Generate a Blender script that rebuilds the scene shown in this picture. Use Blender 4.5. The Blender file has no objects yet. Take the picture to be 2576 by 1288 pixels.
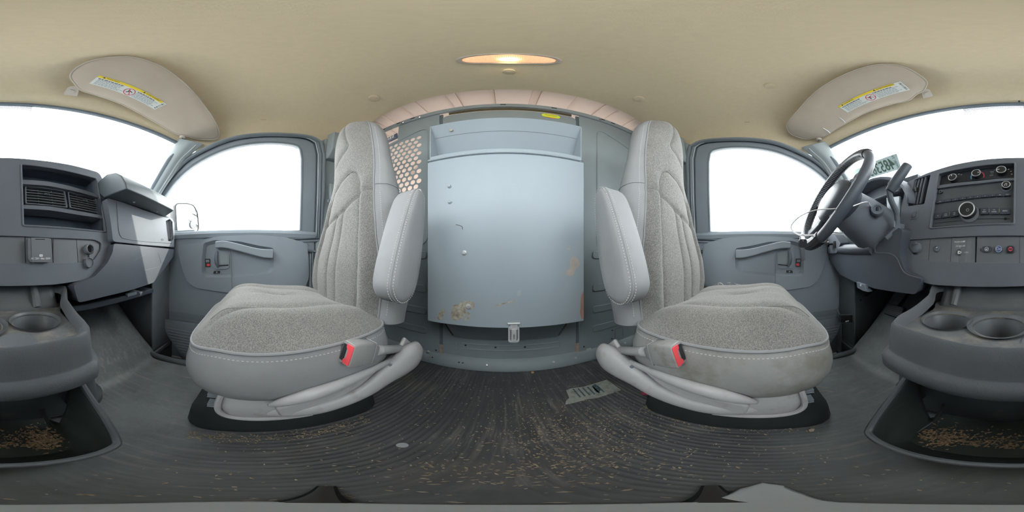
import bpy, bmesh, math, random
from math import pi, sin, cos, tan, radians, sqrt, exp, atan2
from mathutils import Vector, Matrix, geometry
random.seed(7)
SC = bpy.context.scene
COL = SC.collection
V = Vector
# ------------------------------------------------------------------ camera, world, sun, exposure
# van frame: +Y to the cargo partition, +X to the driver's side, Z up, floor at z = -0.52
CAMP = V((-0.02, 0.0, 0.0)); YAW = radians(2.2)
cam = bpy.data.cameras.new('camera'); cam.type = 'PANO'
if hasattr(cam, 'panorama_type'): cam.panorama_type = 'EQUIRECTANGULAR'
else: cam.cycles.panorama_type = 'EQUIRECTANGULAR'
cam.clip_start = 0.005; cam.clip_end = 300
camo = bpy.data.objects.new('camera', cam); COL.objects.link(camo)
camo.location = CAMP; camo.rotation_euler = (pi/2, 0, -YAW)
SC.camera = camo
w = bpy.data.worlds.new('sky'); SC.world = w; w.use_nodes = True
bg = w.node_tree.nodes['Background']; bg.inputs[0].default_value = (0.95, 0.975, 1.0, 1); bg.inputs[1].default_value = 2.6
SC.view_settings.view_transform = 'Standard'; SC.view_settings.look = 'None'
SC.view_settings.exposure = 2.0; SC.view_settings.gamma = 1.0; SC.view_settings.use_curve_mapping = False
SC.cycles.diffuse_bounces = 8; SC.cycles.max_bounces = 14
def add_sun(name, d, strength, col, ang):
    l = bpy.data.lights.new(name, 'SUN'); l.energy = strength; l.color = col; l.angle = radians(ang)
    o = bpy.data.objects.new(name, l); COL.objects.link(o)
    o.rotation_euler = V(d).to_track_quat('-Z', 'Y').to_euler(); o.location = (0, 0, 6)
    return o
add_sun('sun', (0.42, -0.80, -0.40), 1.7, (1.0, 0.92, 0.78), 0.6)

# ------------------------------------------------------------------ pixel rays and planes
def D(px, py):
    az = (px - 1288.0) / 2576.0 * 2 * pi + YAW; el = pi / 2 - py / 1288.0 * pi
    return V((sin(az) * cos(el), cos(az) * cos(el), sin(el)))
def aX(px, py, x): d = D(px, py); return CAMP + d * ((x - CAMP.x) / d.x)
def aY(px, py, y): d = D(px, py); return CAMP + d * ((y - CAMP.y) / d.y)
def aZ(px, py, z): d = D(px, py); return CAMP + d * ((z - CAMP.z) / d.z)
class Plane:
    def __init__(s, o, u, v):
        s.o = V(o); s.u = V(u).normalized(); v = V(v); s.v = (v - s.u * s.u.dot(v)).normalized(); s.n = s.u.cross(s.v).normalized()
    def hit(s, px, py, off=0.0):
        d = D(px, py); o = s.o + s.n * off
        return CAMP + d * ((o - CAMP).dot(s.n) / d.dot(s.n))
    def uv(s, px, py, off=0.0):
        p = s.hit(px, py, off) - s.o; return (p.dot(s.u), p.dot(s.v))
    def uvs(s, pts, off=0.0): return [s.uv(a, b, off) for a, b in pts]
    def pt(s, u, v, w=0.0): return s.o + s.u * u + s.v * v + s.n * w
    def cuv(s, p): p = V(p) - s.o; return (p.dot(s.u), p.dot(s.v))
def resample(pts, step, closed=True):
    pts = [V(p) for p in pts] + ([V(pts[0])] if closed else []); out = [pts[0].copy()]; acc = 0.0
    for a, c in zip(pts, pts[1:]):
        L0 = (c - a).length; pos = step - acc
        while pos <= L0: out.append(a.lerp(c, pos / L0)); pos += step
        acc = (acc + L0) % step if L0 > 0 else acc
    return out
def smooth(t): t = max(0.0, min(1.0, t)); return t * t * (3 - 2 * t)
def sst(a, b, x): return smooth((x - a) / (b - a))
def lerp(a, b, t): return a + (b - a) * t
def interp(tab, x):
    if x <= tab[0][0]: return tab[0][1]
    for (x0, y0), (x1, y1) in zip(tab, tab[1:]):
        if x <= x1:
            t = (x - x0) / (x1 - x0); return y0 + (y1 - y0) * t
    return tab[-1][1]
def catmull(pts, n=6, closed=False):
    pts = [V(p) for p in pts]; N = len(pts); out = []
    rng = range(N) if closed else range(N - 1)
    for i in rng:
        if closed: p0, p1, p2, p3 = pts[(i-1) % N], pts[i], pts[(i+1) % N], pts[(i+2) % N]
        else: p0, p1, p2, p3 = pts[max(i-1, 0)], pts[i], pts[i+1], pts[min(i+2, N-1)]
        for k in range(n):
            t = k / n
            out.append(0.5 * ((2*p1) + (p2-p0)*t + (2*p0-5*p1+4*p2-p3)*t*t + (3*p1-p0-3*p2+p3)*t**3))
    if not closed: out.append(pts[-1].copy())
    return out
def cat2(pts, n=6, closed=True): return [(p.x, p.y) for p in catmull([(a, b, 0) for a, b in pts], n, closed)]
def rrect(w, h, r, n=5, c=(0, 0)):
    o = []
    for cx, cy, a0 in ((w/2-r, h/2-r, 0), (-w/2+r, h/2-r, pi/2), (-w/2+r, -h/2+r, pi), (w/2-r, -h/2+r, 1.5*pi)):
        for k in range(n + 1):
            a = a0 + k / n * pi / 2; o.append((c[0] + cx + r*cos(a), c[1] + cy + r*sin(a)))
    return o
def circ(r, n=16, c=(0, 0), ry=None):
    ry = r if ry is None else ry
    return [(c[0] + r*cos(2*pi*k/n), c[1] + ry*sin(2*pi*k/n)) for k in range(n)]
def rpoly(pts, r, n=4):
    """polygon with rounded corners"""
    out = []; N = len(pts)
    for i in range(N):
        p0, p1, p2 = V((*pts[i-1], 0)), V((*pts[i], 0)), V((*pts[(i+1) % N], 0))
        a = p0 - p1; b = p2 - p1; q = min(r, a.length * .45, b.length * .45)
        A = p1 + a.normalized() * q; B = p1 + b.normalized() * q
        for k in range(n + 1):
            t = k / n; p = (1-t)**2 * A + 2*t*(1-t) * p1 + t*t * B; out.append((p.x, p.y))
    return out

# ------------------------------------------------------------------ mesh helpers
def mesh(name, verts, faces, mat, parent=None, ang=35, smooth_=True, recalc=True, bev=0, seg=2, sub=0, solid=0):
    me = bpy.data.meshes.new(name)
    me.from_pydata([tuple(v) for v in verts], [], [tuple(f) for f in faces])
    if recalc:
        bm = bmesh.new(); bm.from_mesh(me); bmesh.ops.recalc_face_normals(bm, faces=bm.faces); bm.to_mesh(me); bm.free()
    if smooth_:
        me.polygons.foreach_set('use_smooth', [True] * len(me.polygons))
        if ang < 180: me.set_sharp_from_angle(angle=radians(ang))
    me.update()
    if mat is not None: me.materials.append(mat)
    o = bpy.data.objects.new(name, me); COL.objects.link(o)
    if solid:
        m = o.modifiers.new('solid', 'SOLIDIFY'); m.thickness = solid; m.offset = 0
    if bev:
        m = o.modifiers.new('bevel', 'BEVEL'); m.width = bev; m.segments = seg; m.limit_method = 'ANGLE'; m.angle_limit = radians(40)
        m.harden_normals = False
    if sub:
        m = o.modifiers.new('sub', 'SUBSURF'); m.levels = sub; m.render_levels = sub
    if parent is not None: adopt(o, parent)
    return o
def adopt(o, parent):
    o.parent = parent
    if parent.type == 'EMPTY': o.matrix_parent_inverse = Matrix.Translation(-parent.location)
    return o
def thing(name, label, cat, loc=(0, 0, 0), group=None):
    o = bpy.data.objects.new(name, None); COL.objects.link(o); o.location = loc; o.empty_display_size = .05
    o['label'] = label; o['category'] = cat
    if group: o['group'] = group
    return o
def tag(o, label, cat, group=None):
    o['label'] = label; o['category'] = cat
    if group: o['group'] = group
    return o
def struct(o, label, cat):
    o['kind'] = 'structure'; o['label'] = label; o['category'] = cat; return o
class B:
    """collects geometry for one mesh"""
    def __init__(s): s.v = []; s.f = []
    def add(s, v, f):
        n = len(s.v); s.v += [V(p) for p in v]; s.f += [tuple(i + n for i in q) for q in f]; return s
    def box(s, c, size, R=None):
        x, y, z = [q / 2 for q in size]; R = R or Matrix.Identity(3); c = V(c)
        vs = [c + R @ V((a*x, b*y, d*z)) for a in (-1, 1) for b in (-1, 1) for d in (-1, 1)]
        return s.add(vs, [(0,1,3,2), (4,6,7,5), (0,4,5,1), (2,3,7,6), (0,2,6,4), (1,5,7,3)])
    def loft(s, rings, cap0=True, cap1=True, closed=True):
        n = len(rings[0]); vs = [p for r in rings for p in r]; fs = []
        for i in range(len(rings) - 1):
            for k in range(n if closed else n - 1):
                a = i*n + k; b = i*n + (k+1) % n; fs.append((a, b, b + n, a + n))
        if cap0: fs.append(tuple(range(n))[::-1])
        if cap1: fs.append(tuple((len(rings)-1)*n + k for k in range(n)))
        return s.add(vs, fs)
    def tube(s, pts, r, n=8, closed=False, flat=None, caps=True, up=None):
        """r: number or list; flat: (side scale, up scale)"""
        pts = [V(p) for p in pts]; N = len(pts); rings = []
        T = []
        for i in range(N):
            a = pts[(i-1) % N] if (closed or i > 0) else pts[i]; b = pts[(i+1) % N] if (closed or i < N-1) else pts[i]
            t = (b - a); T.append(t.normalized() if t.length > 1e-9 else V((0, 0, 1)))
        u = V(up) if up else (V((0, 0, 1)) if abs(T[0].z) < .9 else V((1, 0, 0)))
        for i in range(N):
            u = (V(up) if up else u); u = (u - T[i] * u.dot(T[i]))
            u = u.normalized() if u.length > 1e-6 else T[i].orthogonal().normalized()
            sd = T[i].cross(u)
            rr = r[i] if isinstance(r, (list, tuple)) else r
            fl = flat[i] if isinstance(flat, list) else flat
            ra, rb = (rr, rr) if fl is None else (rr * fl[0], rr * fl[1])
            rings.append([pts[i] + sd * (ra * cos(2*pi*k/n)) + u * (rb * sin(2*pi*k/n)) for k in range(n)])
        if closed: rings.append(rings[0]); return s.loft(rings, False, False)
        return s.loft(rings, caps, caps)
    def lathe(s, prof, o, axis, n=20, ref=None, cap0=True, cap1=True):
        """prof: list of (radius, height along axis)"""
        ax = V(axis).normalized(); u = V(ref) if ref else ax.orthogonal(); u = (u - ax*u.dot(ax)).normalized(); v = ax.cross(u); o = V(o)
        return s.loft([[o + ax*h + u*(r*cos(2*pi*k/n)) + v*(r*sin(2*pi*k/n)) for k in range(n)] for r, h in prof], cap0, cap1)
    def prism(s, pts, vec):
        pts = [V(p) for p in pts]; vec = V(vec)
        return s.loft([pts, [p + vec for p in pts]])
    def grid(s, fn, us, vs):
        n = len(vs)
        return s.add([fn(u, v) for u in us for v in vs],
                     [(i*n+j, i*n+j+1, (i+1)*n+j+1, (i+1)*n+j) for i in range(len(us)-1) for j in range(n-1)])
    def plate(s, frame, outline, holes=(), t=0.002, grid=None):
        """2-D outline with holes -> solid plate; frame(u, v, w) -> point"""
        vv = []; ee = []
        for loop in [outline] + list(holes):
            k = len(vv); vv += [V((a, b)) for a, b in loop]; ee += [(k+i, k+(i+1) % len(loop)) for i in range(len(loop))]
        if grid:
            us = [a for a, b in outline]; vs_ = [b for a, b in outline]
            x = min(us) + grid/2
            while x < max(us):
                y = min(vs_) + grid/2
                while y < max(vs_):
                    if pin((x, y), outline) and not any(pin((x, y), h) for h in holes): vv.append(V((x, y)))
                    y += grid
                x += grid
        V2, E2, F2, *_ = geometry.delaunay_2d_cdt(vv, ee, [], 0, 1e-7)
        keep = []
        for f in F2:
            c = sum((V2[i] for i in f), V((0, 0))) / len(f)
            if pin(c, outline) and not any(pin(c, h) for h in holes): keep.append(tuple(f))
        n = len(V2); vs = [frame(p.x, p.y, 0) for p in V2] + [frame(p.x, p.y, -t) for p in V2]
        cnt = {}
        for f in keep:
            for i in range(len(f)):
                a, b = f[i], f[(i+1) % len(f)]; cnt[(a, b)] = 1
        fs = list(keep) + [tuple(i + n for i in f[::-1]) for f in keep]
        for a, b in list(cnt):
            if (b, a) not in cnt: fs.append((b, a, a + n, b + n))
        return s.add(vs, fs)
    def out(s, name, mat, parent=None, **k): return mesh(name, s.v, s.f, mat, parent, **k)
def pin(p, poly):
    x, y = p[0], p[1]; c = False; n = len(poly); j = n - 1
    for i in range(n):
        xi, yi = poly[i]; xj, yj = poly[j]
        if (yi > y) != (yj > y) and x < (xj - xi) * (y - yi) / (yj - yi) + xi: c = not c
        j = i
    return c
def text(name, s, pl, uv, size, mat, parent, w=0.0006, align='CENTER', mirror=False, rot=0.0, sx=1.0, bold=0.0):
    cu = bpy.data.curves.new(name, 'FONT'); cu.body = s; cu.size = size; cu.align_x = align; cu.align_y = 'CENTER'; cu.offset = bold
    cu.resolution_u = 2
    ob = bpy.data.objects.new(name, cu); COL.objects.link(ob)
    dg = bpy.context.evaluated_depsgraph_get(); dg.update()
    me = bpy.data.meshes.new_from_object(ob.evaluated_get(dg))
    bpy.data.objects.remove(ob)
    c, sn = cos(rot), sin(rot)
    for v in me.vertices:
        x, y = v.co.x * sx * (-1 if mirror else 1), v.co.y
        v.co = pl.pt(uv[0] + x*c - y*sn, uv[1] + x*sn + y*c, w)
    me.materials.clear(); me.materials.append(mat)
    o = bpy.data.objects.new(name, me); COL.objects.link(o)
    if parent is not None: adopt(o, parent)
    return o

# ------------------------------------------------------------------ materials
def mat(name, col, rough=.55, spec=.35, metal=0.0, vary=(30, .06), bump=None, dirt=None, dirt2=None, emit=None, alpha=None, coat=0, speck=None, stretch=None):
    """vary=(noise scale, amount); bump=(scale, strength, distance); dirt=(colour, scale, lo, hi, amount)"""
    m = bpy.data.materials.new(name); m.use_nodes = True; nt = m.node_tree; N = nt.nodes; L = nt.links
    p = N['Principled BSDF']; p.inputs['Roughness'].default_value = rough; p.inputs['Metallic'].default_value = metal
    p.inputs['Specular IOR Level'].default_value = spec
    if coat: p.inputs['Coat Weight'].default_value = coat
    tc = N.new('ShaderNodeTexCoord'); src = tc.outputs['Object']
    if stretch:
        mp = N.new('ShaderNodeMapping'); mp.inputs['Scale'].default_value = stretch; L.new(src, mp.inputs[0]); src = mp.outputs[0]
    def noise(sc, det=4, rgh=.6):
        n = N.new('ShaderNodeTexNoise'); n.inputs['Scale'].default_value = sc; n.inputs['Detail'].default_value = det
        n.inputs['Roughness'].default_value = rgh; L.new(src, n.inputs['Vector']); return n.outputs['Fac']
    def mixc(fac, a, b):
        x = N.new('ShaderNodeMix'); x.data_type = 'RGBA'
        if isinstance(fac, float): x.inputs[0].default_value = fac
        else: L.new(fac, x.inputs[0])
        for i, c in ((6, a), (7, b)):
            if isinstance(c, tuple): x.inputs[i].default_value = (*c[:3], 1)
            else: L.new(c, x.inputs[i])
        return x.outputs[2]
    def ramp(fac, lo, hi, amt=1.0):
        r = N.new('ShaderNodeMapRange'); r.inputs['From Min'].default_value = lo; r.inputs['From Max'].default_value = hi
        r.inputs['To Max'].default_value = amt; L.new(fac, r.inputs['Value']); return r.outputs[0]
    a = vary[1]; c = mixc(ramp(noise(vary[0]), .3, .7), tuple(q*(1-a) for q in col), tuple(min(1, q*(1+a)) for q in col))
    if speck:   # (colour, voronoi scale, lo, hi, amount)
        vn = N.new('ShaderNodeTexVoronoi'); vn.inputs['Scale'].default_value = speck[1]; L.new(src, vn.inputs['Vector'])
        c = mixc(ramp(vn.outputs['Distance'], speck[2], speck[3], speck[4]), c, speck[0])
    for d in (dirt, dirt2):
        if d: c = mixc(ramp(noise(d[1], 8, .65), d[2], d[3], d[4]), c, d[0])
    L.new(c, p.inputs['Base Color'])
    if bump:
        b = N.new('ShaderNodeBump'); b.inputs['Strength'].default_value = bump[1]; b.inputs['Distance'].default_value = bump[2] if len(bump) > 2 else .001
        L.new(noise(bump[0], 3, .6), b.inputs['Height']); L.new(b.outputs[0], p.inputs['Normal'])
    if emit: p.inputs['Emission Color'].default_value = (*emit[0], 1); p.inputs['Emission Strength'].default_value = emit[1]
    return m
def glassmat(name, tint=(1, 1, 1), refl=.06):
    m = bpy.data.materials.new(name); m.use_nodes = True; nt = m.node_tree; N = nt.nodes; L = nt.links
    N.remove(N['Principled BSDF']); t = N.new('ShaderNodeBsdfTransparent'); t.inputs[0].default_value = (*tint, 1)
    g = N.new('ShaderNodeBsdfGlossy'); g.inputs['Roughness'].default_value = .02
    mx = N.new('ShaderNodeMixShader'); mx.inputs[0].default_value = refl
    L.new(t.outputs[0], mx.inputs[1]); L.new(g.outputs[0], mx.inputs[2]); L.new(mx.outputs[0], N['Material Output'].inputs[0]); return m
def fabricmat(name, ca, cb):
    m = bpy.data.materials.new(name); m.use_nodes = True; nt = m.node_tree; N = nt.nodes; L = nt.links
    p = N['Principled BSDF']; p.inputs['Roughness'].default_value = .9; p.inputs['Specular IOR Level'].default_value = .1
    p.inputs['Sheen Weight'].default_value = .15
    tc = N.new('ShaderNodeTexCoord')
    mp = N.new('ShaderNodeMapping'); mp.inputs['Scale'].default_value = (1, 1, .6); mp.inputs['Rotation'].default_value = (.3, .5, .4); L.new(tc.outputs['Object'], mp.inputs[0])
    vn = N.new('ShaderNodeTexNoise'); vn.inputs['Scale'].default_value = 560; vn.inputs['Detail'].default_value = 2; vn.inputs['Roughness'].default_value = .6; L.new(mp.outputs[0], vn.inputs['Vector'])
    ns = N.new('ShaderNodeTexNoise'); ns.inputs['Scale'].default_value = 9; ns.inputs['Detail'].default_value = 6; L.new(tc.outputs['Object'], ns.inputs['Vector'])
    r = N.new('ShaderNodeMapRange'); r.inputs['From Min'].default_value = .36; r.inputs['From Max'].default_value = .64; L.new(vn.outputs['Fac'], r.inputs['Value'])
    x = N.new('ShaderNodeMix'); x.data_type = 'RGBA'; L.new(r.outputs[0], x.inputs[0]); x.inputs[6].default_value = (*ca, 1); x.inputs[7].default_value = (*cb, 1)
    y = N.new('ShaderNodeMix'); y.data_type = 'RGBA'; y.blend_type = 'MULTIPLY'; y.inputs[0].default_value = .5
    L.new(x.outputs[2], y.inputs[6]); r2 = N.new('ShaderNodeMapRange'); r2.inputs['From Min'].default_value = .35; r2.inputs['From Max'].default_value = .65
    r2.inputs['To Min'].default_value = .75; L.new(ns.outputs['Fac'], r2.inputs['Value']); L.new(r2.outputs[0], y.inputs[7]); L.new(y.outputs[2], p.inputs['Base Color'])
    b = N.new('ShaderNodeBump'); b.inputs['Strength'].default_value = .45; b.inputs['Distance'].default_value = .001; b.invert = True
    L.new(vn.outputs['Fac'], b.inputs['Height']); L.new(b.outputs[0], p.inputs['Normal'])
    return m
M_head = mat('headliner_cloth', (.67, .565, .395), .95, .05, vary=(60, .025), bump=(700, .35, .001), dirt=((.46, .38, .25), 5, .60, .80, .18))
M_visor = mat('visor_vinyl', (.53, .455, .37), .8, .15, vary=(12, .05), bump=(500, .2, .0006))
M_visedge = mat('visor_piping', (.52, .47, .41), .7, .2, vary=(20, .04))
M_part = mat('partition_paint', (.275, .318, .335), .5, .4, vary=(6, .05), dirt=((.30, .27, .22), 7, .62, .78, .25))
M_lid = mat('box_paint', (.30, .348, .382), .42, .32, vary=(3, .05), bump=(40, .04, .001), dirt=((.38, .31, .24), 5.5, .67, .74, .55))
M_fabric = fabricmat('seat_fabric', (.285, .275, .26), (.143, .14, .135))
M_vinyl = mat('seat_vinyl', (.245, .25, .258), .58, .25, vary=(14, .06), bump=(260, .18, .0006))
M_vinyld = mat('worn_seat_vinyl', (.27, .27, .265), .55, .3, vary=(14, .08), bump=(220, .2, .0008), dirt=((.17, .15, .12), 11, .45, .64, .75))
M_seatpl = mat('seat_plastic', (.40, .395, .40), .42, .4, vary=(14, .05), bump=(500, .12, .0004), dirt=((.24, .215, .17), 26, .56, .72, .5))
M_stitch = mat('stitching', (.48, .48, .48), .8, .1)
M_dash = mat('dash_plastic', (.15, .166, .192), .62, .25, vary=(9, .06), bump=(650, .35, .0006), dirt=((.20, .19, .17), 60, .66, .76, .35))
M_dash2 = mat('dash_lower_plastic', (.075, .086, .105), .45, .4, vary=(9, .06), bump=(650, .35, .0006))
M_dark = mat('recess_plastic', (.06, .072, .092), .55, .35, vary=(9, .05))
M_black = mat('black_plastic', (.022, .023, .026), .4, .4, vary=(20, .05))
M_radio = mat('radio_plastic', (.095, .105, .117), .5, .4, vary=(30, .05), speck=((.30, .28, .25), 900, .12, .05, .25))
M_panel = mat('switch_panel_plastic', (.165, .178, .195), .55, .35, vary=(20, .04), bump=(700, .2, .0004))
M_door = mat('door_plastic', (.25, .285, .32), .5, .35, vary=(5, .05), bump=(420, .2, .0006))
M_doord = mat('door_trim_dark', (.205, .235, .265), .5, .35, vary=(8, .05))
M_seal = mat('rubber_seal', (.13, .155, .175), .55, .35)
M_sealL = mat('seal_light_edge', (.40, .43, .45), .5, .35)
M_pillar = mat('pillar_plastic', (.27, .305, .315), .5, .35, vary=(6, .04), bump=(500, .15, .0005))
M_lever = mat('lever_plastic', (.14, .165, .195), .45, .4)
M_white = mat('white_paint', (.78, .78, .78), .5, .3)
M_print = mat('white_print', (.72, .74, .76), .6, .2)
M_cons = mat('console_plastic', (.105, .114, .125), .36, .42, vary=(12, .1), bump=(380, .45, .0008), dirt=((.19, .175, .155), 14, .60, .74, .45), dirt2=((.22, .2, .17), 160, .66, .74, .5))
M_consd = mat('console_tray_dirty', (.095, .10, .105), .6, .35, vary=(16, .15), bump=(300, .3, .0008), dirt=((.21, .19, .16), 20, .47, .62, .65), dirt2=((.05, .05, .05), 45, .6, .7, .6))
M_binin = mat('bin_plastic', (.038, .048, .046), .4, .4, vary=(10, .15), dirt=((.12, .1, .075), 22, .62, .74, .4))
M_red = mat('red_plastic', (.72, .07, .085), .4, .4)
M_belt = mat('belt_webbing', (.30, .315, .31), .75, .2, bump=(600, .3, .0006))
M_metal = mat('zinc_metal', (.52, .53, .54), .38, .5, metal=.35, vary=(30, .15))
M_chrome = mat('bright_metal', (.75, .75, .76), .15, .5, metal=1.0)
M_cargo = mat('cargo_paint', (.72, .62, .565), .5, .35, vary=(5, .05))
M_cargow = mat('cargo_wall_paint', (.78, .69, .64), .5, .35, vary=(5, .05))
M_yel = mat('yellow_print', (.86, .66, .05), .5, .3)
M_paper = mat('label_paper', (.72, .75, .72), .5, .3, vary=(40, .03))
M_ink = mat('black_ink', (.06, .065, .06), .6, .2)
M_redp = mat('red_print', (.62, .10, .14), .6, .2)
M_glass = glassmat('window_glass', (.97, .985, .98), .05)
M_tan = mat('tan_stain', (.42, .32, .25), .7, .2, vary=(60, .15))
# ================================================================== the shell
FZ = -0.52
def zceil(x, y):
    z = .885 - .17 * min(1.2, abs(x) / .76) ** 6
    z -= .012 * sst(.30, .53, y)
    return z
def wsY(x, z): return -.58 + .39 * (x / .7) ** 2 - (.785 - z) * 1.0
def wstop(x): return .785 - .145 * (abs(x) / .7) ** 2
# ---- floor: rubber mat, moulded ribs run fore and aft
M_floor = bpy.data.materials.new('rubber_floor'); M_floor.use_nodes = True
def _floor():
    nt = M_floor.node_tree; N = nt.nodes; L = nt.links; p = N['Principled BSDF']; p.inputs['Roughness'].default_value = .5; p.inputs['Specular IOR Level'].default_value = .4
    tc = N.new('ShaderNodeTexCoord'); sx = N.new('ShaderNodeSeparateXYZ'); L.new(tc.outputs['Object'], sx.inputs[0])
    def noise(sc, det=8, scl=None):
        n = N.new('ShaderNodeTexNoise'); n.inputs['Scale'].default_value = sc; n.inputs['Detail'].default_value = det; n.inputs['Roughness'].default_value = .65
        if scl:
            m = N.new('ShaderNodeMapping'); m.inputs['Scale'].default_value = scl; L.new(tc.outputs['Object'], m.inputs[0]); L.new(m.outputs[0], n.inputs['Vector'])
        else: L.new(tc.outputs['Object'], n.inputs['Vector'])
        return n.outputs['Fac']
    def rng(f, a, b, lo=0., hi=1.):
        r = N.new('ShaderNodeMapRange'); r.inputs['From Min'].default_value = a; r.inputs['From Max'].default_value = b
        r.inputs['To Min'].default_value = lo; r.inputs['To Max'].default_value = hi; L.new(f, r.inputs['Value']); return r.outputs[0]
    def mx(f, a, b, mode='MIX'):
        x = N.new('ShaderNodeMix'); x.data_type = 'RGBA'; x.blend_type = mode
        if isinstance(f, float): x.inputs[0].default_value = f
        else: L.new(f, x.inputs[0])
        for i, c in ((6, a), (7, b)):
            if isinstance(c, tuple): x.inputs[i].default_value = (*c, 1)
            else: L.new(c, x.inputs[i])
        return x.outputs[2]
    def mul(a, b):
        m = N.new('ShaderNodeMath'); m.operation = 'MULTIPLY'; L.new(a, m.inputs[0]); L.new(b, m.inputs[1]); return m.outputs[0]
    # front of the mat is greyer, the aisle mat behind is blacker
    fr = rng(sx.outputs[1], .06, -.10)
    c = mx(fr, (.10, .103, .112), (.19, .212, .22))
    c = mx(rng(noise(7), .35, .65), c, mx(.5, c, (.05, .052, .056)))
    # scuffed pale streaks along the ribs, dust clouds
    c = mx(mul(rng(noise(6, 8, (13, 1.0, 9)), .50, .68, 0, .7), rng(noise(5), .42, .58)), c, (.30, .285, .26))
    c = mx(rng(noise(4.2), .56, .74, 0, .45), c, (.215, .20, .175))
    c = mx(rng(noise(11), .63, .72, 0, .35), c, (.20, .22, .23))
    L.new(c, p.inputs['Base Color'])
    b = N.new('ShaderNodeBump'); b.inputs['Strength'].default_value = .35; b.inputs['Distance'].default_value = .002; L.new(noise(90, 5), b.inputs['Height']); L.new(b.outputs[0], p.inputs['Normal'])
_floor()
def rib(x, y):
    k = sst(-.13, -.09, y) * (1 - sst(.565, .575, y)) * (1 - sst(.44, .46, abs(x - .03)))
    k *= .25 + .75 * sst(-.02, .06, y)
    return k * .0022 * max(0, sin(2 * pi * x / .0125)) ** .6
def fz(x, y):
    z = FZ + rib(x, y)
    z += .94 * max(0, min(.44, -.38 - y)) * sst(-.36, -.44, y)
    z += .035 * exp(-((x + .42) / .13) ** 2 - ((y + .60) / .10) ** 2) + .03 * exp(-((x - .42) / .13) ** 2 - ((y + .66) / .10) ** 2)
    z += .012 * exp(-((abs(x) - .60) / .03) ** 2) * sst(-.5, -.4, y)
    return z
b = B()
xs = [-.64 + .0025 * k for k in range(513)]; ys = [-.95, -.88, -.82, -.76, -.70, -.65, -.60, -.55, -.50, -.47, -.45, -.43, -.41, -.39, -.37, -.35, -.3, -.25, -.2, -.15, -.13, -.11, -.09, -.06, -.03, 0, .03, .06, .1, .2, .3, .4, .5, .56, .568, .576, .60, .66]
b.grid(lambda x, y: V((x, y, fz(x, y))), xs, ys)
b.grid(lambda x, y: V((x, y, FZ - .03)), [-.64, .64], [-.95, .66])
struct(b.out('floor', M_floor, ang=60), 'dark ribbed rubber van floor with dusty scuffs', 'floor')
# step wells beside the floor, under the doors
for s, nm in ((-1, 'trim_1'), (1, 'trim_2')):
    b = B(); b.box((s*.75, -.02, -.69), (.24, .86, .02)); b.box((s*.635, -.02, -.61), (.014, .86, .16)); b.box((s*.75, .405, -.6), (.24, .014, .18)); b.box((s*.75, -.445, -.6), (.24, .014, .18))
    b.tube(catmull([(s*.62, -.47, -.495), (s*.615, -.40, -.50), (s*.625, -.2, -.505), (s*.63, .2, -.505), (s*.64, .38, -.50)], 5), .016, 8)
    struct(b.out(nm, mat('step_plastic' + nm, (.10, .115, .125), .5, .35), bev=.004), 'dark moulded step well beneath the %s door' % ('passenger' if s < 0 else 'driver'), 'step well')
# ---- headliner
b = B()
xs = [-.79 + .0316 * k for k in range(51)]
def hl(x, v):
    y0 = wsY(x, wstop(x)) + .006; y = lerp(y0, .533, v)
    return V((x, y, lerp(zceil(x, y), wstop(x) + .004, sst(y0 + .20, y0, y) ** 1.6)))
vs = [k / 40 for k in range(41)]
b.grid(hl, xs, vs)
b.grid(lambda x, v: hl(x, v) + V((0, 0, .018)), xs, vs)
b.grid(lambda x, v: V((x, .533, zceil(x, .533) + .018 * v)), xs, [0, 1])
struct(b.out('ceiling', M_head, ang=50), 'tan cloth headliner over the van cab', 'ceiling')
# ---- steel roof over the cab and the cargo bay, with lengthwise pressed panels
RZ = .935
edges = [-.80, -.70, -.655, -.605, -.555, -.44, -.375, -.24, -.205, -.06, .075, .11, .245, .38, .445, .56, .61, .66, .70, .80]
roof = thing('roof_skin', 'pale painted steel roof of the cargo bay above the partition', 'roof', (0, 1.9, .9)); roof['kind'] = 'structure'; roof.name = 'trim_3'
for i, (a, c) in enumerate(zip(edges, edges[1:])):
    dz = .012 if i % 2 else 0.0
    zz = lambda x: RZ - .16 * (abs(x) / .8) ** 5
    b = B(); b.loft([[V((a, y, zz(a) - dz)), V((c, y, zz(c) - dz)), V((c, y, zz(c) + .03)), V((a, y, zz(a) + .03))] for y in (max(wsY(a, wstop(a)), wsY(c, wstop(c))) + .05, .2, .9, 1.6, 2.4, 3.2)])
    b.out('panel', M_cargo, roof, bev=.003)
# crossbow over the partition
b = B(); b.loft([[V((x, y, zz(x) + z)) for y, z in ((1.18, -.03), (1.26, -.03), (1.28, .0), (1.16, .0))] for x in [-.8 + .08*k for k in range(21)]]); b.out('roof_bow', M_cargo, roof)
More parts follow.
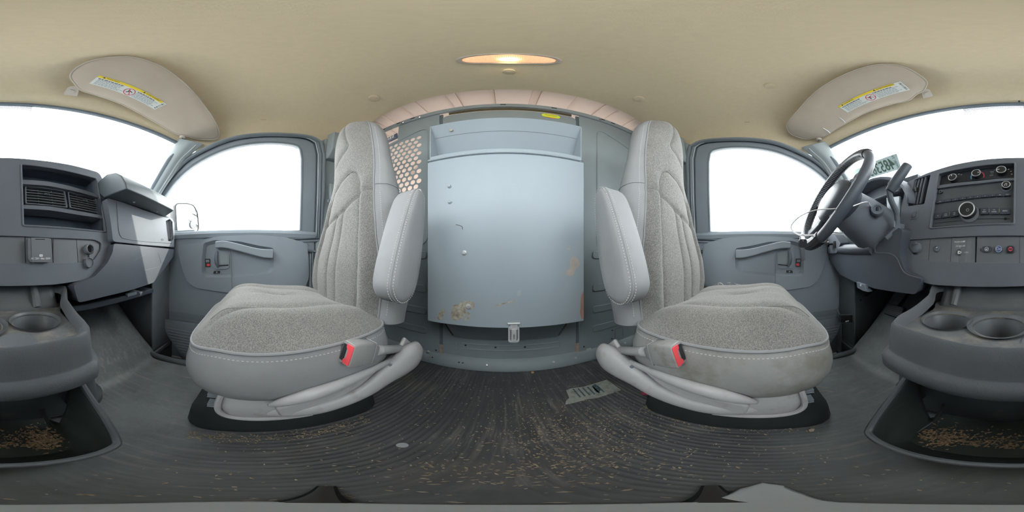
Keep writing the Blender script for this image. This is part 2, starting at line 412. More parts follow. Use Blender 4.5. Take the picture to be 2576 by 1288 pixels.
# ---- body sides: cargo bay
for s, nm in ((-1, 'wall_right'), (1, 'wall_left')):
    r = thing(nm, 'pale painted cargo bay side wall with added windows on the %s side' % ('passenger' if s < 0 else 'driver'), 'wall', (s*.9, 1.9, -.5)); r['kind'] = 'structure'
    b = B(); b.loft([[V((s*x, y, z)) for x, z in ((.93, -.62), (.93, .1), (.97, .1), (.97, -.62))] for y in (.66, 3.2)]); b.out('side_skin', M_cargow, r)
    b = B(); b.loft([[V((s*x, y, z)) for x, z in ((.855, .58), (.79, .80), (.76, .95), (.80, .97), (.90, .60))] for y in (.66, 3.2)]); b.out('side_skin', M_cargow, r)
    for y0_, y1_ in ((.66, 1.10), (1.9, 2.05), (2.85, 3.2)):  # posts between side windows added so daylight fills the unseen bay
        b = B(); b.loft([[V((s*x, y, z)) for x, z in ((.93, .1), (.855, .58), (.90, .60), (.97, .1))] for y in (y0_, y1_)]); b.out('added_window_post', M_cargow, r)
    b = B(); b.loft([[V((s*x, y, z)) for x, z in ((.945, .1), (.872, .58), (.876, .58), (.949, .1))] for y in (.7, 3.1)]); b.out('pane', M_glass, r)
    for y in (1.05, 1.5, 1.95, 2.4, 2.85):
        b = B(); b.loft([[V((s*(x - d), yy, z)) for yy, d in ((y-.05, 0), (y-.03, .04), (y+.03, .04), (y+.05, 0))] for x, z in ((.935, -.6), (.935, .1))]); b.out('wall_rib', M_cargow, r)
    b = B(); b.box((s*.90, 1.9, .02), (.05, 2.4, .05)); b.out('wall_rail', M_cargow, r, bev=.006)
rear = thing('wall_rear', 'pale rear cargo doors with two added windows that light the bay', 'wall', (0, 3.2, -.6)); rear['kind'] = 'structure'
PR = Plane((0, 3.2, 0), (1, 0, 0), (0, 0, 1))  # rear window openings added and enlarged to brighten the unseen bay
b = B(); b.plate(PR.pt, [(-.95, -.65), (.95, -.65), (.95, .4), (.8, .98), (-.8, .98), (-.95, .4)], [rrect(.78, .70, .06, c=(-.42, .36)), rrect(.78, .70, .06, c=(.42, .36))], .04); b.out('rear_door_skin', M_cargow, rear)
for c in (-.4, .4):
    b = B(); b.plate(lambda u, v, w: PR.pt(u, v, w - .02), rrect(.82, .74, .06, c=(c*1.05, .36)), [], .004); b.out('pane', M_glass, rear)
b = B(); b.box((0, 1.93, -.56), (1.9, 2.56, .02)); struct(b.out('trim_4', mat('cargo_floor', (.45, .42, .40), .6)), 'grey cargo bay floor behind the partition', 'floor')
for s_ in (-1, 1):
    b = B(); b.box((s_*.79, .53, -.545), (.34, .30, .03)); struct(b.out('trim_13' if s_ < 0 else 'trim_14', M_dark), 'dark floor edge behind the %s door' % ('passenger' if s_ < 0 else 'driver'), 'floor edge')
# ---- kick panels, firewall, cowl
for s, nm in ((-1, 'wall_kick_right'), (1, 'wall_kick_left')):
    b = B(); b.loft([[V((s*x, y, z)) for x, y in ((.665, -.44), (.70, -.52), (.715, -.70), (.70, -.98), (.76, -.98), (.85, -.50), (.84, -.44))] for z in (-.68, -.3, -.05, .25)])
    b.box((s*.72, -.72, -.54), (.24, .58, .03)); b.box((s*.90, -.66, -.3), (.05, .72, .9)); b.box((s*.80, -.50, -.55), (.12, .10, .3))
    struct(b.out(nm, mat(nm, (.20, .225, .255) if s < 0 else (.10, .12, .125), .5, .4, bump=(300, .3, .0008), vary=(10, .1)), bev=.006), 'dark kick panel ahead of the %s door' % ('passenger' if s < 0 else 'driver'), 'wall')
b = B(); b.box((0, -.97, -.1), (1.56, .04, .95)); b.box((0, -1.1, .13), (1.70, .5, .02))
struct(b.out('wall_front', M_dark), 'dark firewall behind the dashboard', 'wall')
# ---- windscreen, with its seal and dot matrix band
b = B(); b.grid(lambda u, v: V((u, wsY(u, lerp(.13, wstop(u), v)), lerp(.13, wstop(u), v))), [-.77 + .077*k for k in range(21)], [k/12 for k in range(13)])
ws = struct(b.out('window_1', M_glass, ang=180, solid=.004), 'clear curved windscreen above the dashboard', 'window')
b = B(); b.tube([V((x, wsY(x, wstop(x)) + .002, wstop(x) - .006)) for x in [-.74 + .037*k for k in range(41)]], .011, 8, flat=(1.2, .8))
b.out('windscreen_seal', M_seal, ws)
M_frit = bpy.data.materials.new('dot_matrix'); M_frit.use_nodes = True
nt = M_frit.node_tree; N = nt.nodes; L = nt.links
tr = N.new('ShaderNodeBsdfTransparent'); mxs = N.new('ShaderNodeMixShader'); N['Principled BSDF'].inputs['Base Color'].default_value = (.12, .13, .18, 1)
uvn = N.new('ShaderNodeUVMap'); vor = N.new('ShaderNodeTexVoronoi'); vor.inputs['Randomness'].default_value = 0; vor.inputs['Scale'].default_value = 1; L.new(uvn.outputs[0], vor.inputs['Vector'])
sep = N.new('ShaderNodeSeparateXYZ'); L.new(uvn.outputs[0], sep.inputs[0])
mr = N.new('ShaderNodeMapRange'); mr.inputs['From Min'].default_value = 0; mr.inputs['From Max'].default_value = 18; mr.inputs['To Min'].default_value = .12; mr.inputs['To Max'].default_value = .55; L.new(sep.outputs[1], mr.inputs['Value'])
lt = N.new('ShaderNodeMath'); lt.operation = 'LESS_THAN'; L.new(vor.outputs['Distance'], lt.inputs[0]); L.new(mr.outputs[0], lt.inputs[1])
L.new(lt.outputs[0], mxs.inputs[0]); L.new(tr.outputs[0], mxs.inputs[1]); L.new(N['Principled BSDF'].outputs[0], mxs.inputs[2]); L.new(mxs.outputs[0], N['Material Output'].inputs[0])
us = [-.16 + .01*k for k in range(35)]; vs = [k/8 for k in range(9)]
def frit(u, v):
    hgt = .085 * (1 - abs((u - .01) / .18) ** 2.5) + .012
    z = wstop(u) - .012 - hgt * (1 - v); return V((u, wsY(u, z) + .006, z))
b = B(); b.grid(frit, us, vs); o = b.out('dot_band', M_frit, ws, ang=180, recalc=False)
uvl = o.data.uv_layers.new(name='UVMap')
for l in o.data.loops:
    c = o.data.vertices[l.vertex_index].co; uvl.data[l.index].uv = (c.x / .0042, (18 - (wstop(c.x) - .012 - c.z) / .0042 * .95))
b = B(); q = V((-.025, wsY(-.025, wstop(-.025)) + .012, wstop(-.025) + .012)); b.box(q, (.007, .012, .016)); b.out('wire_clip', M_dark, ws)
# cowl top between windscreen and dash
# ---- A pillars
def on_ws(px, py):
    lo, hi = .2, 4.0; d = D(px, py)
    for _ in range(60):
        m = (lo + hi)/2; p = CAMP + d*m
        if p.y < wsY(p.x, p.z): hi = m
        else: lo = m
    return CAMP + d*lo
def apill(s, nm, lab, yo):
    rt = thing(nm, lab, 'pillar', (s*.8, -.6, .1)); rt['kind'] = 'structure'
    UPp = Plane((-.84, 0, .12), (0, 1, 0), (.105, 0, .56)); mxp = lambda p: V((p.x * (-s), p.y + yo, p.z))
    A_ = catmull([on_ws(x, y) for x, y in ((448, 348), (437, 362), (419, 391), (400, 424), (378, 464), (354, 505), (325, 550))], 4)
    B_ = catmull([UPp.hit(x, y, .018) for x, y in ((512, 362), (494, 378), (462, 405), (436, 442), (412, 478), (390, 516), (370, 560))], 4)
    rings = []; grip = []; bead_ = []
    for a, c in zip(A_, B_):
        m = (a + c)/2; inw = (CAMP - m).normalized(); side = (c - a)
        rings.append([mxp(p) for p in (a + V((0, .006, 0)), a.lerp(c, .12) + inw*.014, a.lerp(c, .45) + inw*.022, a.lerp(c, .62) + inw*.020, a.lerp(c, .78) + inw*.010, a.lerp(c, .9) + inw*.008, c, c - inw*.05, a - inw*.03)])
        grip.append(mxp(a.lerp(c, .30) + inw*.019)); bead_.append(mxp(a.lerp(c, .80) + inw*.011))
    b = B(); b.loft(rings); b.out('pillar_trim', M_pillar, rt, ang=40)
    g = grip[7:19]; b = B(); b.tube(g, [.004, .010] + [.0135]*(len(g)-4) + [.010, .004], 10, flat=(1.0, .28), up=tuple(V((s*.6, -.6, .5)))); b.out('pillar_grip', M_doord, rt)
    b = B(); b.tube(bead_[2:22], .003, 6); b.out('pillar_bead', M_sealL, rt)
    return rt
apill(-1, 'trim_5', 'grey A pillar trim between windscreen and passenger window', 0)
apill(1, 'trim_6', 'grey A pillar trim between windscreen and driver window', .02)
# ---- ground outside
b = B(); b.grid(lambda x, y: V((x, y, -1.18)), [-60, -20, -6, 0, 6, 20, 60], [-60, -20, -6, 0, 6, 20, 60])
struct(b.out('ground', mat('pale_ground', (.42, .41, .39), .9, .1, vary=(.4, .1))), 'pale gravel lot around the van', 'ground')
# body sill and sheet metal below the doors / wheel arches so daylight does not enter from below
for s in (-1, 1):
    b = B(); b.box((s*.885, -.05, -.72), (.05, 1.3, .10)); struct(b.out('trim_7' if s < 0 else 'trim_8', mat('body_paint%d' % s, (.55, .55, .55), .4)), 'white body sill below the %s door' % ('passenger' if s < 0 else 'driver'), 'sill')
# ================================================================== doors
def build_door(S, nm, lab, yo=0.0):
    """traced for the passenger side (x<0), mirrored for the driver's side"""
    side = 'passenger' if S < 0 else 'driver'
    rt = thing(nm, lab, 'door', (S*.84, 0, -.66)); rt['kind'] = 'structure'
    LOW = Plane((-.84, 0, 0), (0, 1, 0), (.012, 0, 1)); UP = Plane((-.84, 0, .12), (0, 1, 0), (.105, 0, .56))
    mx = lambda p: V((p.x * (-S), p.y + yo, p.z))
    fl = lambda off=0: (lambda u, v, w: mx(LOW.pt(u, v, w + off)))
    fu = lambda off=0: (lambda u, v, w: mx(UP.pt(u, v, w + off)))
    # lower door skin
    skin = [(-.60, .10), (-.50, -.02), (-.485, -.14), (-.465, -.32), (-.40, -.60), (-.37, -.66), (.33, -.66), (.345, -.5), (.345, .135), (-.60, .135)]
    b = B(); b.plate(fl(), skin, [], .05); b.out('door_skin', M_door, rt, bev=.005)
    # sill rail under the glass
    b = B(); b.loft([[mx(LOW.pt(u, .115 + h, w)) for h, w in ((-.02, -.01), (-.02, .012), (.0, .018), (.014, .010), (.018, -.01))] for u in (-.62, -.3, 0, .345)]); b.out('window_sill', M_door, rt)
    # raised upper bolster with the armrest recess
    bol = [(447, 617), (505, 611), (512, 603), (545, 595), (650, 591), (720, 597), (765, 610), (774, 622), (776, 650), (778, 700), (766, 726), (720, 735), (640, 742), (560, 735), (490, 724), (468, 705), (456, 670), (448, 635)]
    rec = [(512, 612), (540, 604), (600, 607), (650, 618), (688, 624), (688, 676), (680, 687), (640, 692), (585, 697), (518, 697), (508, 688), (508, 650)]
    ob = rpoly(LOW.uvs(bol, .022), .02); orc = rpoly(LOW.uvs(rec, .022), .012)
    b = B(); b.plate(fl(.022), ob, [orc], .022); bo = b.out('bolster', M_door, rt, bev=.006, seg=3)
    # sloping recess wall
    c0 = sum(u for u, v in orc) / len(orc); c1 = sum(v for u, v in orc) / len(orc)
    b = B(); b.loft([[mx(LOW.pt(u, v, .018)) for u, v in orc], [mx(LOW.pt(c0 + (u-c0)*.93, c1 + (v-c1)*.86, .002)) for u, v in orc]], False, False); b.out('recess_wall', M_door, rt)
    # groove down the door
    g = LOW.uvs([(577, 625), (580, 640), (582, 680), (584, 742)], .024)
    b = B(); b.tube([mx(LOW.pt(u, v, .0235 if i else .012)) for i, (u, v) in enumerate(g)], .0022, 6); b.out('seam', M_doord, rt)
    # pull handle
    top = cat2([(541, 607), (565, 605.5), (600, 613), (640, 623), (665, 626.5), (687, 627)], 5, False); bot = cat2([(687, 650), (665, 649), (640, 643), (600, 632), (565, 624), (541, 624)], 5, False)
    q = LOW.uvs(top + bot, .055); b = B(); b.plate(fl(.055), q, [], .024); h = b.out('pull_handle', M_door, rt, bev=.006, seg=3)
    for px, py in ((548, 615), (680, 638)):
        u, v = LOW.uv(px, py, .03); b = B(); b.prism([mx(LOW.pt(u + a, v + c, .002)) for a, c in rrect(.022, .03, .006)], mx(LOW.n) * .034 if S < 0 else V((LOW.n.x * -1, 0, LOW.n.z)) * .034); b.out('handle_mount', M_door, h)
    # inside latch
    q = rpoly(LOW.uvs([(533, 637), (540, 631), (565, 631), (577, 640), (577, 671), (571, 677), (541, 677), (533, 668)], .006), .008)
    b = B(); b.plate(fl(.010), q, [], .010); lb = b.out('latch_bezel', M_door, rt, bev=.002)
    q = rpoly(LOW.uvs([(553, 634), (566, 635), (573, 643), (573, 664), (553, 664)], .006), .008)
    b = B(); b.plate(fl(.0115), q, [], .002); b.out('latch_cup', M_pillar, lb)
    sp = [LOW.uv(*p, .02) for p in ((546, 631), (544, 640), (543.5, 652), (545, 664), (549, 673))]
    b = B(); b.tube([mx(LOW.pt(u, v, .021 - .004*abs(i-2))) for i, (u, v) in enumerate(sp)], [.006, .0095, .0105, .010, .006], 10, flat=(1, .9)); b.out('latch_lever', M_lever, rt)
    p0 = LOW.uv(550, 668.5, .016); p1 = LOW.uv(575, 666.5, .012)
    b = B(); b.tube([mx(LOW.pt(*p0, .017)), mx(LOW.pt(*p1, .012))], .003, 6); b.out('latch_link', M_black, rt)
    # lock switch, window switch
    q = rpoly(LOW.uvs([(516, 651), (528.5, 651), (529.5, 671.5), (517.5, 671.5)], .004), .003); b = B(); b.plate(fl(.009), q, [], .009); lk = b.out('lock_switch', M_black, rt, bev=.001)
    q = LOW.uvs([(520.5, 663.5), (528.5, 663.2), (528.8, 669.5), (521, 669.7)], .004); b = B(); b.plate(fl(.0105), q, [], .003); b.out('lock_flag', M_red, lk, bev=.0006)
    q = LOW.uvs([(518, 653.5), (527, 653.5), (527.5, 660), (518.5, 660)], .004); b = B(); b.plate(fl(.0115), q, [], .003); b.out('lock_rocker', M_doord, lk, bev=.001)
    q = rpoly(LOW.uvs([(534, 681), (557, 680), (557.5, 689), (553, 691.5), (536, 691.5), (533.5, 688)], .004), .004); b = B(); b.plate(fl(.006), q, [], .006); wb = b.out('switch_bezel', M_door, rt, bev=.001)
    q = rpoly(LOW.uvs([(538.5, 681.5), (554, 680.8), (554.5, 687.5), (537, 688.5)], .004), .003); b = B(); b.plate(fl(.011), q, [], .006); b.out('window_switch', M_black, wb, bev=.001)
    u, v = LOW.uv(546, 684.5, .004); b = B(); b.plate(fl(.0114), rrect(.006, .006, .001, c=(u, v)), [rrect(.004, .004, .0006, c=(u, v))], .0005); b.out('switch_mark', M_print, wb)
    # character crease above bolster
    b = B(); b.tube([mx(p) for p in catmull([LOW.hit(x, y, .002) for x, y in ((512, 601), (545, 592), (600, 590), (650, 588), (720, 593), (765, 606), (777, 618))], 5)], .0018, 5); b.out('crease', M_doord, rt)
    # map pocket with ribs
    po = [(-.455, -.36), (.27, -.36), (.25, -.50), (.2, -.63), (-.28, -.63), (-.37, -.55), (-.43, -.46)]
    b = B(); b.plate(fl(.055), rpoly(po, .03), [], .006); b.out('pocket_front', M_door, rt, bev=.002)
    b = B(); b.plate(fl(.006), [(-.46, -.325), (.27, -.325), (.27, -.36), (-.455, -.36)], [], .004); b.out('pocket_back', M_doord, rt)
    for u in (-.452, .268): b = B(); b.prism([mx(LOW.pt(u, z, w)) for z, w in ((-.325, 0), (-.36, .056), (-.63, .056), (-.63, 0))], (0, .005, 0)); b.out('pocket_end', M_door, rt)
    b = B(); b.prism([mx(LOW.pt(u, -.628, w)) for u, w in ((-.3, 0), (-.3, .05), (.2, .05), (.2, 0))], (0, 0, .006)); b.out('pocket_base', M_doord, rt)
    for k in range(11):
        z = -.415 - .0185*k
        u0 = interp([(-.63, -.28), (-.55, -.37), (-.46, -.43), (-.36, -.455)], z) + .012
        b = B(); b.tube([mx(LOW.pt(u0, z, .056)), mx(LOW.pt(.24, z, .056))], .0055, 6, flat=(1, 1)); b.out('slat', M_door, rt)
    # ---- window frame
    inner = [(392, 520), (415, 488), (440, 455), (475, 422), (520, 394), (580, 370), (640, 359), (700, 357.5), (745, 364), (757, 376), (760.5, 400), (760, 470), (757, 579), (640, 584), (500, 598), (440, 606), (392, 612)]
    outer = [(372, 560), (385, 520), (410, 478), (440, 440), (475, 405), (520, 379), (580, 355), (640, 345.5), (705, 344), (765, 349), (790, 361), (797, 390), (796, 480), (792, 592), (640, 600), (440, 618), (372, 625)]
    iu = cat2(UP.uvs(inner[:10]), 4, False)[:-1] + UP.uvs(inner[9:]); ou = cat2(UP.uvs(outer[:11]), 4, False)[:-1] + UP.uvs(outer[10:])
    b = B(); b.plate(fu(0), ou, [iu], .045); b.out('window_frame', M_doord, rt, bev=.006, seg=3)
    ctr = V((sum(p[0] for p in iu)/len(iu), sum(p[1] for p in iu)/len(iu)))
    # glass run seal
    n_arc = 9*4 + 4
    b = B(); b.tube([mx(UP.pt(u, v, -.004)) for u, v in iu[:n_arc]], .007, 6); b.out('glass_run', M_seal, rt)
    gl = B(); gl.plate(fu(-.026), [(ctr.x + (u-ctr.x)*1.03, ctr.y + (v-ctr.y)*1.05) for u, v in iu], [], .004); gl.out('pane', M_glass, rt)
    # body aperture: weatherstrip, light edge and flange around the frame
    def ring(k, off): return [mx(UP.pt(ctr.x + (u-ctr.x)*k, ctr.y + (v-ctr.y)*k, off)) for u, v in ou[:11*4+1]]
    tail = lambda k, off: [mx(LOW.pt(ou[40][0]*1.0 + (k-1)*.42 + .012, z, off)) for z in (.02, -.15, -.35, -.6)]
    b = B(); b.tube(ring(1.035, .010) + tail(1.035, .012), .010, 8); b.out('weatherstrip', M_seal, rt)
    b = B(); b.tube(ring(1.008, .012) + tail(1.005, .014), .0035, 6); b.out('light_edge', M_sealL, rt)
    r0, r1, r2 = ring(.985, -.012), ring(1.07, -.004), ring(1.24, -.045)
    b = B(); b.loft([r0, r1, r2, [p + V((S*.05, 0, 0)) for p in r2]], False, False, closed=False); b.out('aperture_panel', M_doord, rt)
    b = B(); b.tube(ring(1.075, .004) + tail(1.075, .006), .013, 8); b.out('aperture_trim', M_doord, rt)
    return rt
build_door(-1, 'door_1', 'grey passenger door with bright window, pull handle and lock switch')
build_door(1, 'door_2', 'grey driver door with bright window beside the steering wheel', .02)

# ---- B pillars between door and partition
def bpill(S, nm, lab, yo):
    rt = thing(nm, lab, 'pillar', (S*.8, .45, -.5)); rt['kind'] = 'structure'
    prof = [(.735, .70), (.745, .60), (.775, .56), (.80, .48), (.835, .1), (.85, -.4), (.85, -.66)]
    b = B(); b.loft([[V((S*(x + dx), y + yo, z)) for y, dx in ((.345, .035), (.355, .0), (.385, -.012), (.50, -.005), (.66, .01), (.66, .07), (.345, .07))] for x, z in prof]); b.out('pillar_trim', M_pillar, rt, bev=.004)
    b = B(); b.loft([[V((S*(x + dx), y + yo, z)) for y, dx in ((.36, .0), (.372, -.045), (.50, -.045), (.56, .0))] for x, z in ((.715, .72), (.735, .60), (.78, .555))]); cap = b.out('pillar_cap', M_pillar, rt, bev=.006, seg=3)
    for y in (.41, .48):
        b = B(); b.lathe([(.011, 0), (.0105, .003), (.0, .003)], (S*.688, y + yo, .635), (-S, 0, .1), 14); b.out('plug', M_pillar, cap)
    b = B(); b.box((S*.80, .43 + yo, .35), (.008, .034, .13)); b.out('belt_slot', M_doord, rt, bev=.002)
    return rt
bpill(-1, 'trim_9', 'grey B pillar trim behind the passenger door', .0)
bpill(1, 'trim_10', 'grey B pillar trim behind the driver door', .015)
# roof rail sheet metal that closes the gap between headliner and doors
for s, nm in ((-1, 'trim_11'), (1, 'trim_12')):
    b = B(); b.loft([[V((s*x, y, z)) for x, z in ((.775, .695), (.77, .80), (.74, .95), (.86, .95), (.86, .81), (.80, .72))] for y in (-.26, .0, .3, .67)])
    struct(b.out(nm, M_pillar), 'roof rail above the %s door' % ('passenger' if s < 0 else 'driver'), 'roof rail')
# ================================================================== cargo partition (Y = .63)
PT = Plane((0, .63, 0), (1, 0, 0), (0, 0, 1))
part = thing('cargo_partition', 'grey painted steel partition between the seats and the cargo bay', 'partition', (0, .63, FZ))
fp = lambda off: (lambda u, v, w: PT.pt(u, v, w + off))
def hexgrid():
    hs = []
    for j in range(13):
        z = .650 - j * .0286
        for i in range(9):
            x = -.392 - i * .033 - (.0165 if j % 2 else 0)
            if x > -.67 and z < (.655 if x > -.6 else .62): hs.append((x, z))
    return hs
HX = hexgrid()
# passenger wing: perforated, with the open notch at the top outer corner
wing = [(-.292, -.475), (-.292, .815), (-.505, .815), (-.512, .69), (-.62, .675), (-.78, .58), (-.83, .30), (-.86, -.1), (-.86, -.475)]
b = B(); b.plate(fp(0), wing, [circ(.0132, 12, c) for c in HX], .003); wp = b.out('wing_panel', M_part, part, ang=30)
# driver wing
wing2 = [(.285, -.475), (.285, .815), (.66, .815), (.76, .72), (.82, .45), (.86, .1), (.86, -.475)]
HD = [aY(1481, 879, .63), aY(1511, 870, .63)]
b = B(); b.plate(fp(0), wing2, [circ(.0125, 16, (p.x, p.z)) for p in HD], .003); wd = b.out('wing_panel', M_part, part, ang=30)
for p in HD:
    b = B(); b.box((p.x, .665, p.z), (.05, .02, .05)); b.out('plywood_backing', mat('plywood', (.52, .33, .14), .8, .1), wd)
# pressed outlines on the wings
def bead(pts, r=.0035, n=6, closed=False, nm='pressed_bead', par=part, m=M_part):
    q = catmull([V((a, .6285, c)) for a, c in pts], n, closed) if n else [V((a, .6285, c)) for a, c in pts]
    b = B(); b.tube(q, r, 6, closed, flat=(1, .8)); return b.out(nm, m, par)
bead([(u, v) for u, v in rpoly([(-.345, .05), (-.345, .715), (-.70, .625), (-.74, .05)], .05, 6)], .003, 0, True, par=wp)
bead([(u, v) for u, v in rpoly([(.375, .03), (.375, .735), (.74, .60), (.76, .03)], .05, 6)], .003, 0, True, par=wd)
for s, par_ in ((-1, wp), (1, wd)):
    for z in (.005, -.145, -.25, -.35):
        b = B(); b.prism([V((u, .6295, v)) for u, v in rrect(.30, .035, .012, c=(s*.50, z))], (0, -.005, 0)); b.out('pressed_rib', M_part, par_, bev=.003)
# centre door of the partition
cd = [(-.278, -.485), (.272, -.485), (.272, .79), (-.278, .79)]
b = B(); b.plate(fp(-.006), rpoly(cd, .03), [], .003); dc = b.out('centre_panel', M_part, part)
q = aY(1150, 876, .63); q2 = aY(1412, 868, .63)
bead(rpoly([(-.21, -.385), (.195, -.385), (.195, -.412), (-.21, -.412)], .010, 5), .003, 0, True, par=dc)
for x in (-.18, -.06, .055): b = B(); b.lathe([(.0045, 0), (.0045, .002)], (x, .637, -.40), (0, -1, 0), 10); b.out('hole', M_black, dc)
for x in (-.286, .279):
    b = B(); b.box((x, .640, .16), (.016, .006, 1.3)); b.out('panel_joint', M_seal, part)
# flanges
b = B()
for y0, z0, y1, z1 in ((.622, .815, .628, .845), ): b.loft([[V((x, .622, .812)), V((x, .621, .842)), V((x, .633, .845)), V((x, .633, .812))] for x in (-.66, .70)])
tf = b.out('top_flange', M_part, part, bev=.0015)
for x in (-.60, -.50, -.42, -.03, .17, .40, .46, .62):
    b = B(); b.box((x, .6208, .832), (.022, .002, .006)); b.out('slot', M_black, tf)
for x in (-.475, -.385, .385, .60):
    b = B(); b.lathe([(.009, 0), (.009, .003), (.006, .006), (.0, .007)], (x, .621, .822), (0, -1, 0), 6); b.out('bolt', M_chrome, tf)
b = B(); b.loft([[V((x, .598, -.517)), V((x, .600, -.500)), V((x, .622, -.472)), V((x, .636, -.462)), V((x, .636, -.517))] for x in (-.84, .84)])
bf = b.out('bottom_flange', M_part, part, bev=.002)
for x in (-.33, -.09, .165, .26, .42, .53):
    b = B(); b.lathe([(.0075, 0), (.0075, .002), (.004, .005), (0, .005)], (x, .611, -.486), (0, -.76, .65), 6); b.out('bolt', M_metal, bf)
for x in (-.315, -.20, -.185, .40, .60):
    b = B(); b.lathe([(.004, 0), (.004, .0015)], (x, .612, -.487), (0, -.76, .65), 8); b.out('hole', M_black, bf)
for p in (aY(1078, 886, .628),):
    b = B(); b.lathe([(.013, 0), (.013, .004), (.010, .009), (.004, .010), (0, .010)], p, (0, -1, 0), 6); b.out('bolt', M_metal, wp)
for px, py in ((1095, 799), (1037, 828), (1097, 881)):
    b = B(); b.lathe([(.004, 0), (.004, .0012)], aY(px, py, .629), (0, -1, 0), 8); b.out('hole', M_black, wp)
for px, py in ((1542, 776), (1540, 831), (1539, 852), (1538, 866), (1469, 872)):
    b = B(); b.lathe([(.004, 0), (.004, .0012)], aY(px, py, .629), (0, -1, 0), 8); b.out('hole', M_black, wd)
q = aY(1557, 840, .628); b = B(); b.tube([V((q.x + a, .628, q.z + c)) for a, c in rrect(.05, .075, .01, 4)], .0012, 5, True); b.out('knockout', M_doord, wd)
# door slot trim and gap frame at the top of the centre panel
b = B(); b.box((.0, .634, .802), (.50, .004, .018)); b.out('latch_strip', mat('latch_strip', (.09, .075, .04), .6), dc)
for z in (-.47,):
    for x in (-.284, .277):
        b = B(); b.box((x, .632, z + .03), (.014, .004, .05)); b.out('rust_wedge', M_tan, part)

# ------------------------------------------------------------------ sticker on the partition
st = thing('warning_sticker', 'small yellow and orange warning sticker high on the partition', 'sticker', (.085, .63, .74))
PS = Plane((0, .6355, 0), (1, 0, 0), (0, 0, 1))
c = aY(1386, 292, .6355); sp = Plane(c, (1, 0, -.04), (.04, 0, 1))
b = B(); b.plate(lambda u, v, w: sp.pt(u, v, w + .0015), rrect(.078, .029, .0135, 6), [], .001); b.out('backing', mat('lime_label', (.80, .86, .08), .5, .3), st)
b = B(); b.plate(lambda u, v, w: sp.pt(u, v, w + .001), rrect(.040, .036, .004), [], .0008); b.out('border', mat('orange_label', (.85, .25, .05), .5, .3), st)
for v, wd_ in ((.003, .05), (-.004, .034)):
    for k in range(7):
        b = B(); b.plate(lambda u, vv, w: sp.pt(u, vv, w + .002), rrect(wd_/8, .0022, .0005, 1, (-wd_/2 + wd_*(k+.5)/7, v)), [], .0004); b.out('print_line', M_ink if v > 0 else M_yel, st)
# ------------------------------------------------------------------ business card sign behind the notch
cs = thing('business_card', 'dark blue card with white logo and web address behind the partition', 'card', (-.7, .70, .60))
q0, q1, q2, q3 = [aY(x, y, .66) for x, y in ((949, 363), (1001, 333), (1000, 352), (962, 371))]
u = (aY(1000, 342, .66) - aY(951, 368, .66)).normalized(); CP = Plane(aY(978, 353, .66), u, V((0, 1, 0)).cross(u) * -1 if V((0, 1, 0)).cross(u).z < 0 else V((0, 1, 0)).cross(u))
cp_ = CP
if CP.n.y > 0: cp_ = Plane(CP.o, CP.u, -CP.v)
M_blue = mat('navy_card', (.10, .14, .22), .4, .4)
crd = rpoly([(-.085, -.020), (.062, -.022), (.062, .030), (.02, .030), (-.085, .008)], .002, 2)
b = B(); b.plate(lambda u, v, w: cp_.pt(u, v, w), crd, [], .0006); b.out('card_sheet', M_blue, cs)
text('web_address', 'www.jerryplumbing.com', cp_, (-.012, -.0025), .0118, M_white, cs, .0005)
text('phone_number', '801.319.1002', cp_, (-.018, -.0145), .0110, M_white, cs, .0005)
for k in range(3):
    b = B(); x = -.012 + .017*k; b.plate(lambda u, v, w: cp_.pt(u, v, w + .0005), [(x, .006), (x + .012, .006), (x + .019, .028 if k else .02), (x + .009, .028 if k else .02)], [], .0004); b.out('logo_bar', M_white, cs)
b = B(); b.plate(lambda u, v, w: cp_.pt(u, v, w + .0005), [(-.075, .003), (-.012, .0045), (.04, .0045), (.04, .006), (-.012, .007)], [], .0004); b.out('logo_sweep', M_white, cs)

# ------------------------------------------------------------------ steel desk box hung on the partition
bx = thing('desk_box', 'pale grey steel desk box with hinged lid hanging on the partition', 'cabinet', (0, .55, -.37))
X0, X1 = -.245, .205; YF = .447
# body: profile in (Y, z)
prof = [(.470, .31), (.470, -.185), (.628, -.355), (.628, .49), (.60, .52)]
cx = -.02
def sidepl(x, s):
    b = B(); b.prism([V((x, y, z)) for y, z in ((YF, .318), (YF, .508), (.62, .508), (.628, .31))], (s*.003, 0, 0)); b.out('side_wing', M_lid, bx, bev=.001)
    b = B(); b.prism([V((x + s*.012, y, z)) for y, z in ((.470, .31), (.466, -.185), (.626, -.352), (.628, .31))], (s*.003, 0, 0)); b.out('side_panel', M_part, bx)
sidepl(X0, 1); sidepl(X1, -1)
# sloping tray back, top lip, lower lip
b = B(); b.loft([[V((x, y, z)) for y, z in ((YF, .508), (.476, .458), (.535, .335), (.538, .335), (.48, .462), (YF + .004, .512))] for x in (X0 + .002, X1 - .002)]); tb = b.out('tray_back', M_lid, bx, bev=.0008)
b = B(); b.tube([V((X0, .476, .459)), V((X1, .476, .459))], .0014, 5); b.out('bend_line', M_doord, tb)
for px, py in ((1135, 327), (1425, 325)):
    b = B(); b.lathe([(.0055, -.002), (.0055, .0012)], aY(px, py, .461), (0, -.86, -.5), 14); b.out('rivet', mat('rivet_tan%d' % px, (.42, .40, .33), .6), tb)
b = B(); b.box((cx, .49, .326), (.448, .088, .004)); b.out('tray_floor', M_lid, bx)
b = B(); b.box((cx, YF + .003, .335), (.446, .006, .024)); b.out('tray_lip', M_lid, bx, bev=.001)
# bottom sloping panel and back
b = B(); b.loft([[V((x, y, z)) for y, z in ((.462, -.178), (.625, -.356), (.628, -.35), (.468, -.172))] for x in (X0 + .022, X1 - .022)]); b.out('sloping_base', M_part, bx, bev=.001)
b = B(); b.box((cx, .6255, .08), (.42, .003, .85)); b.out('back_sheet', M_part, bx)
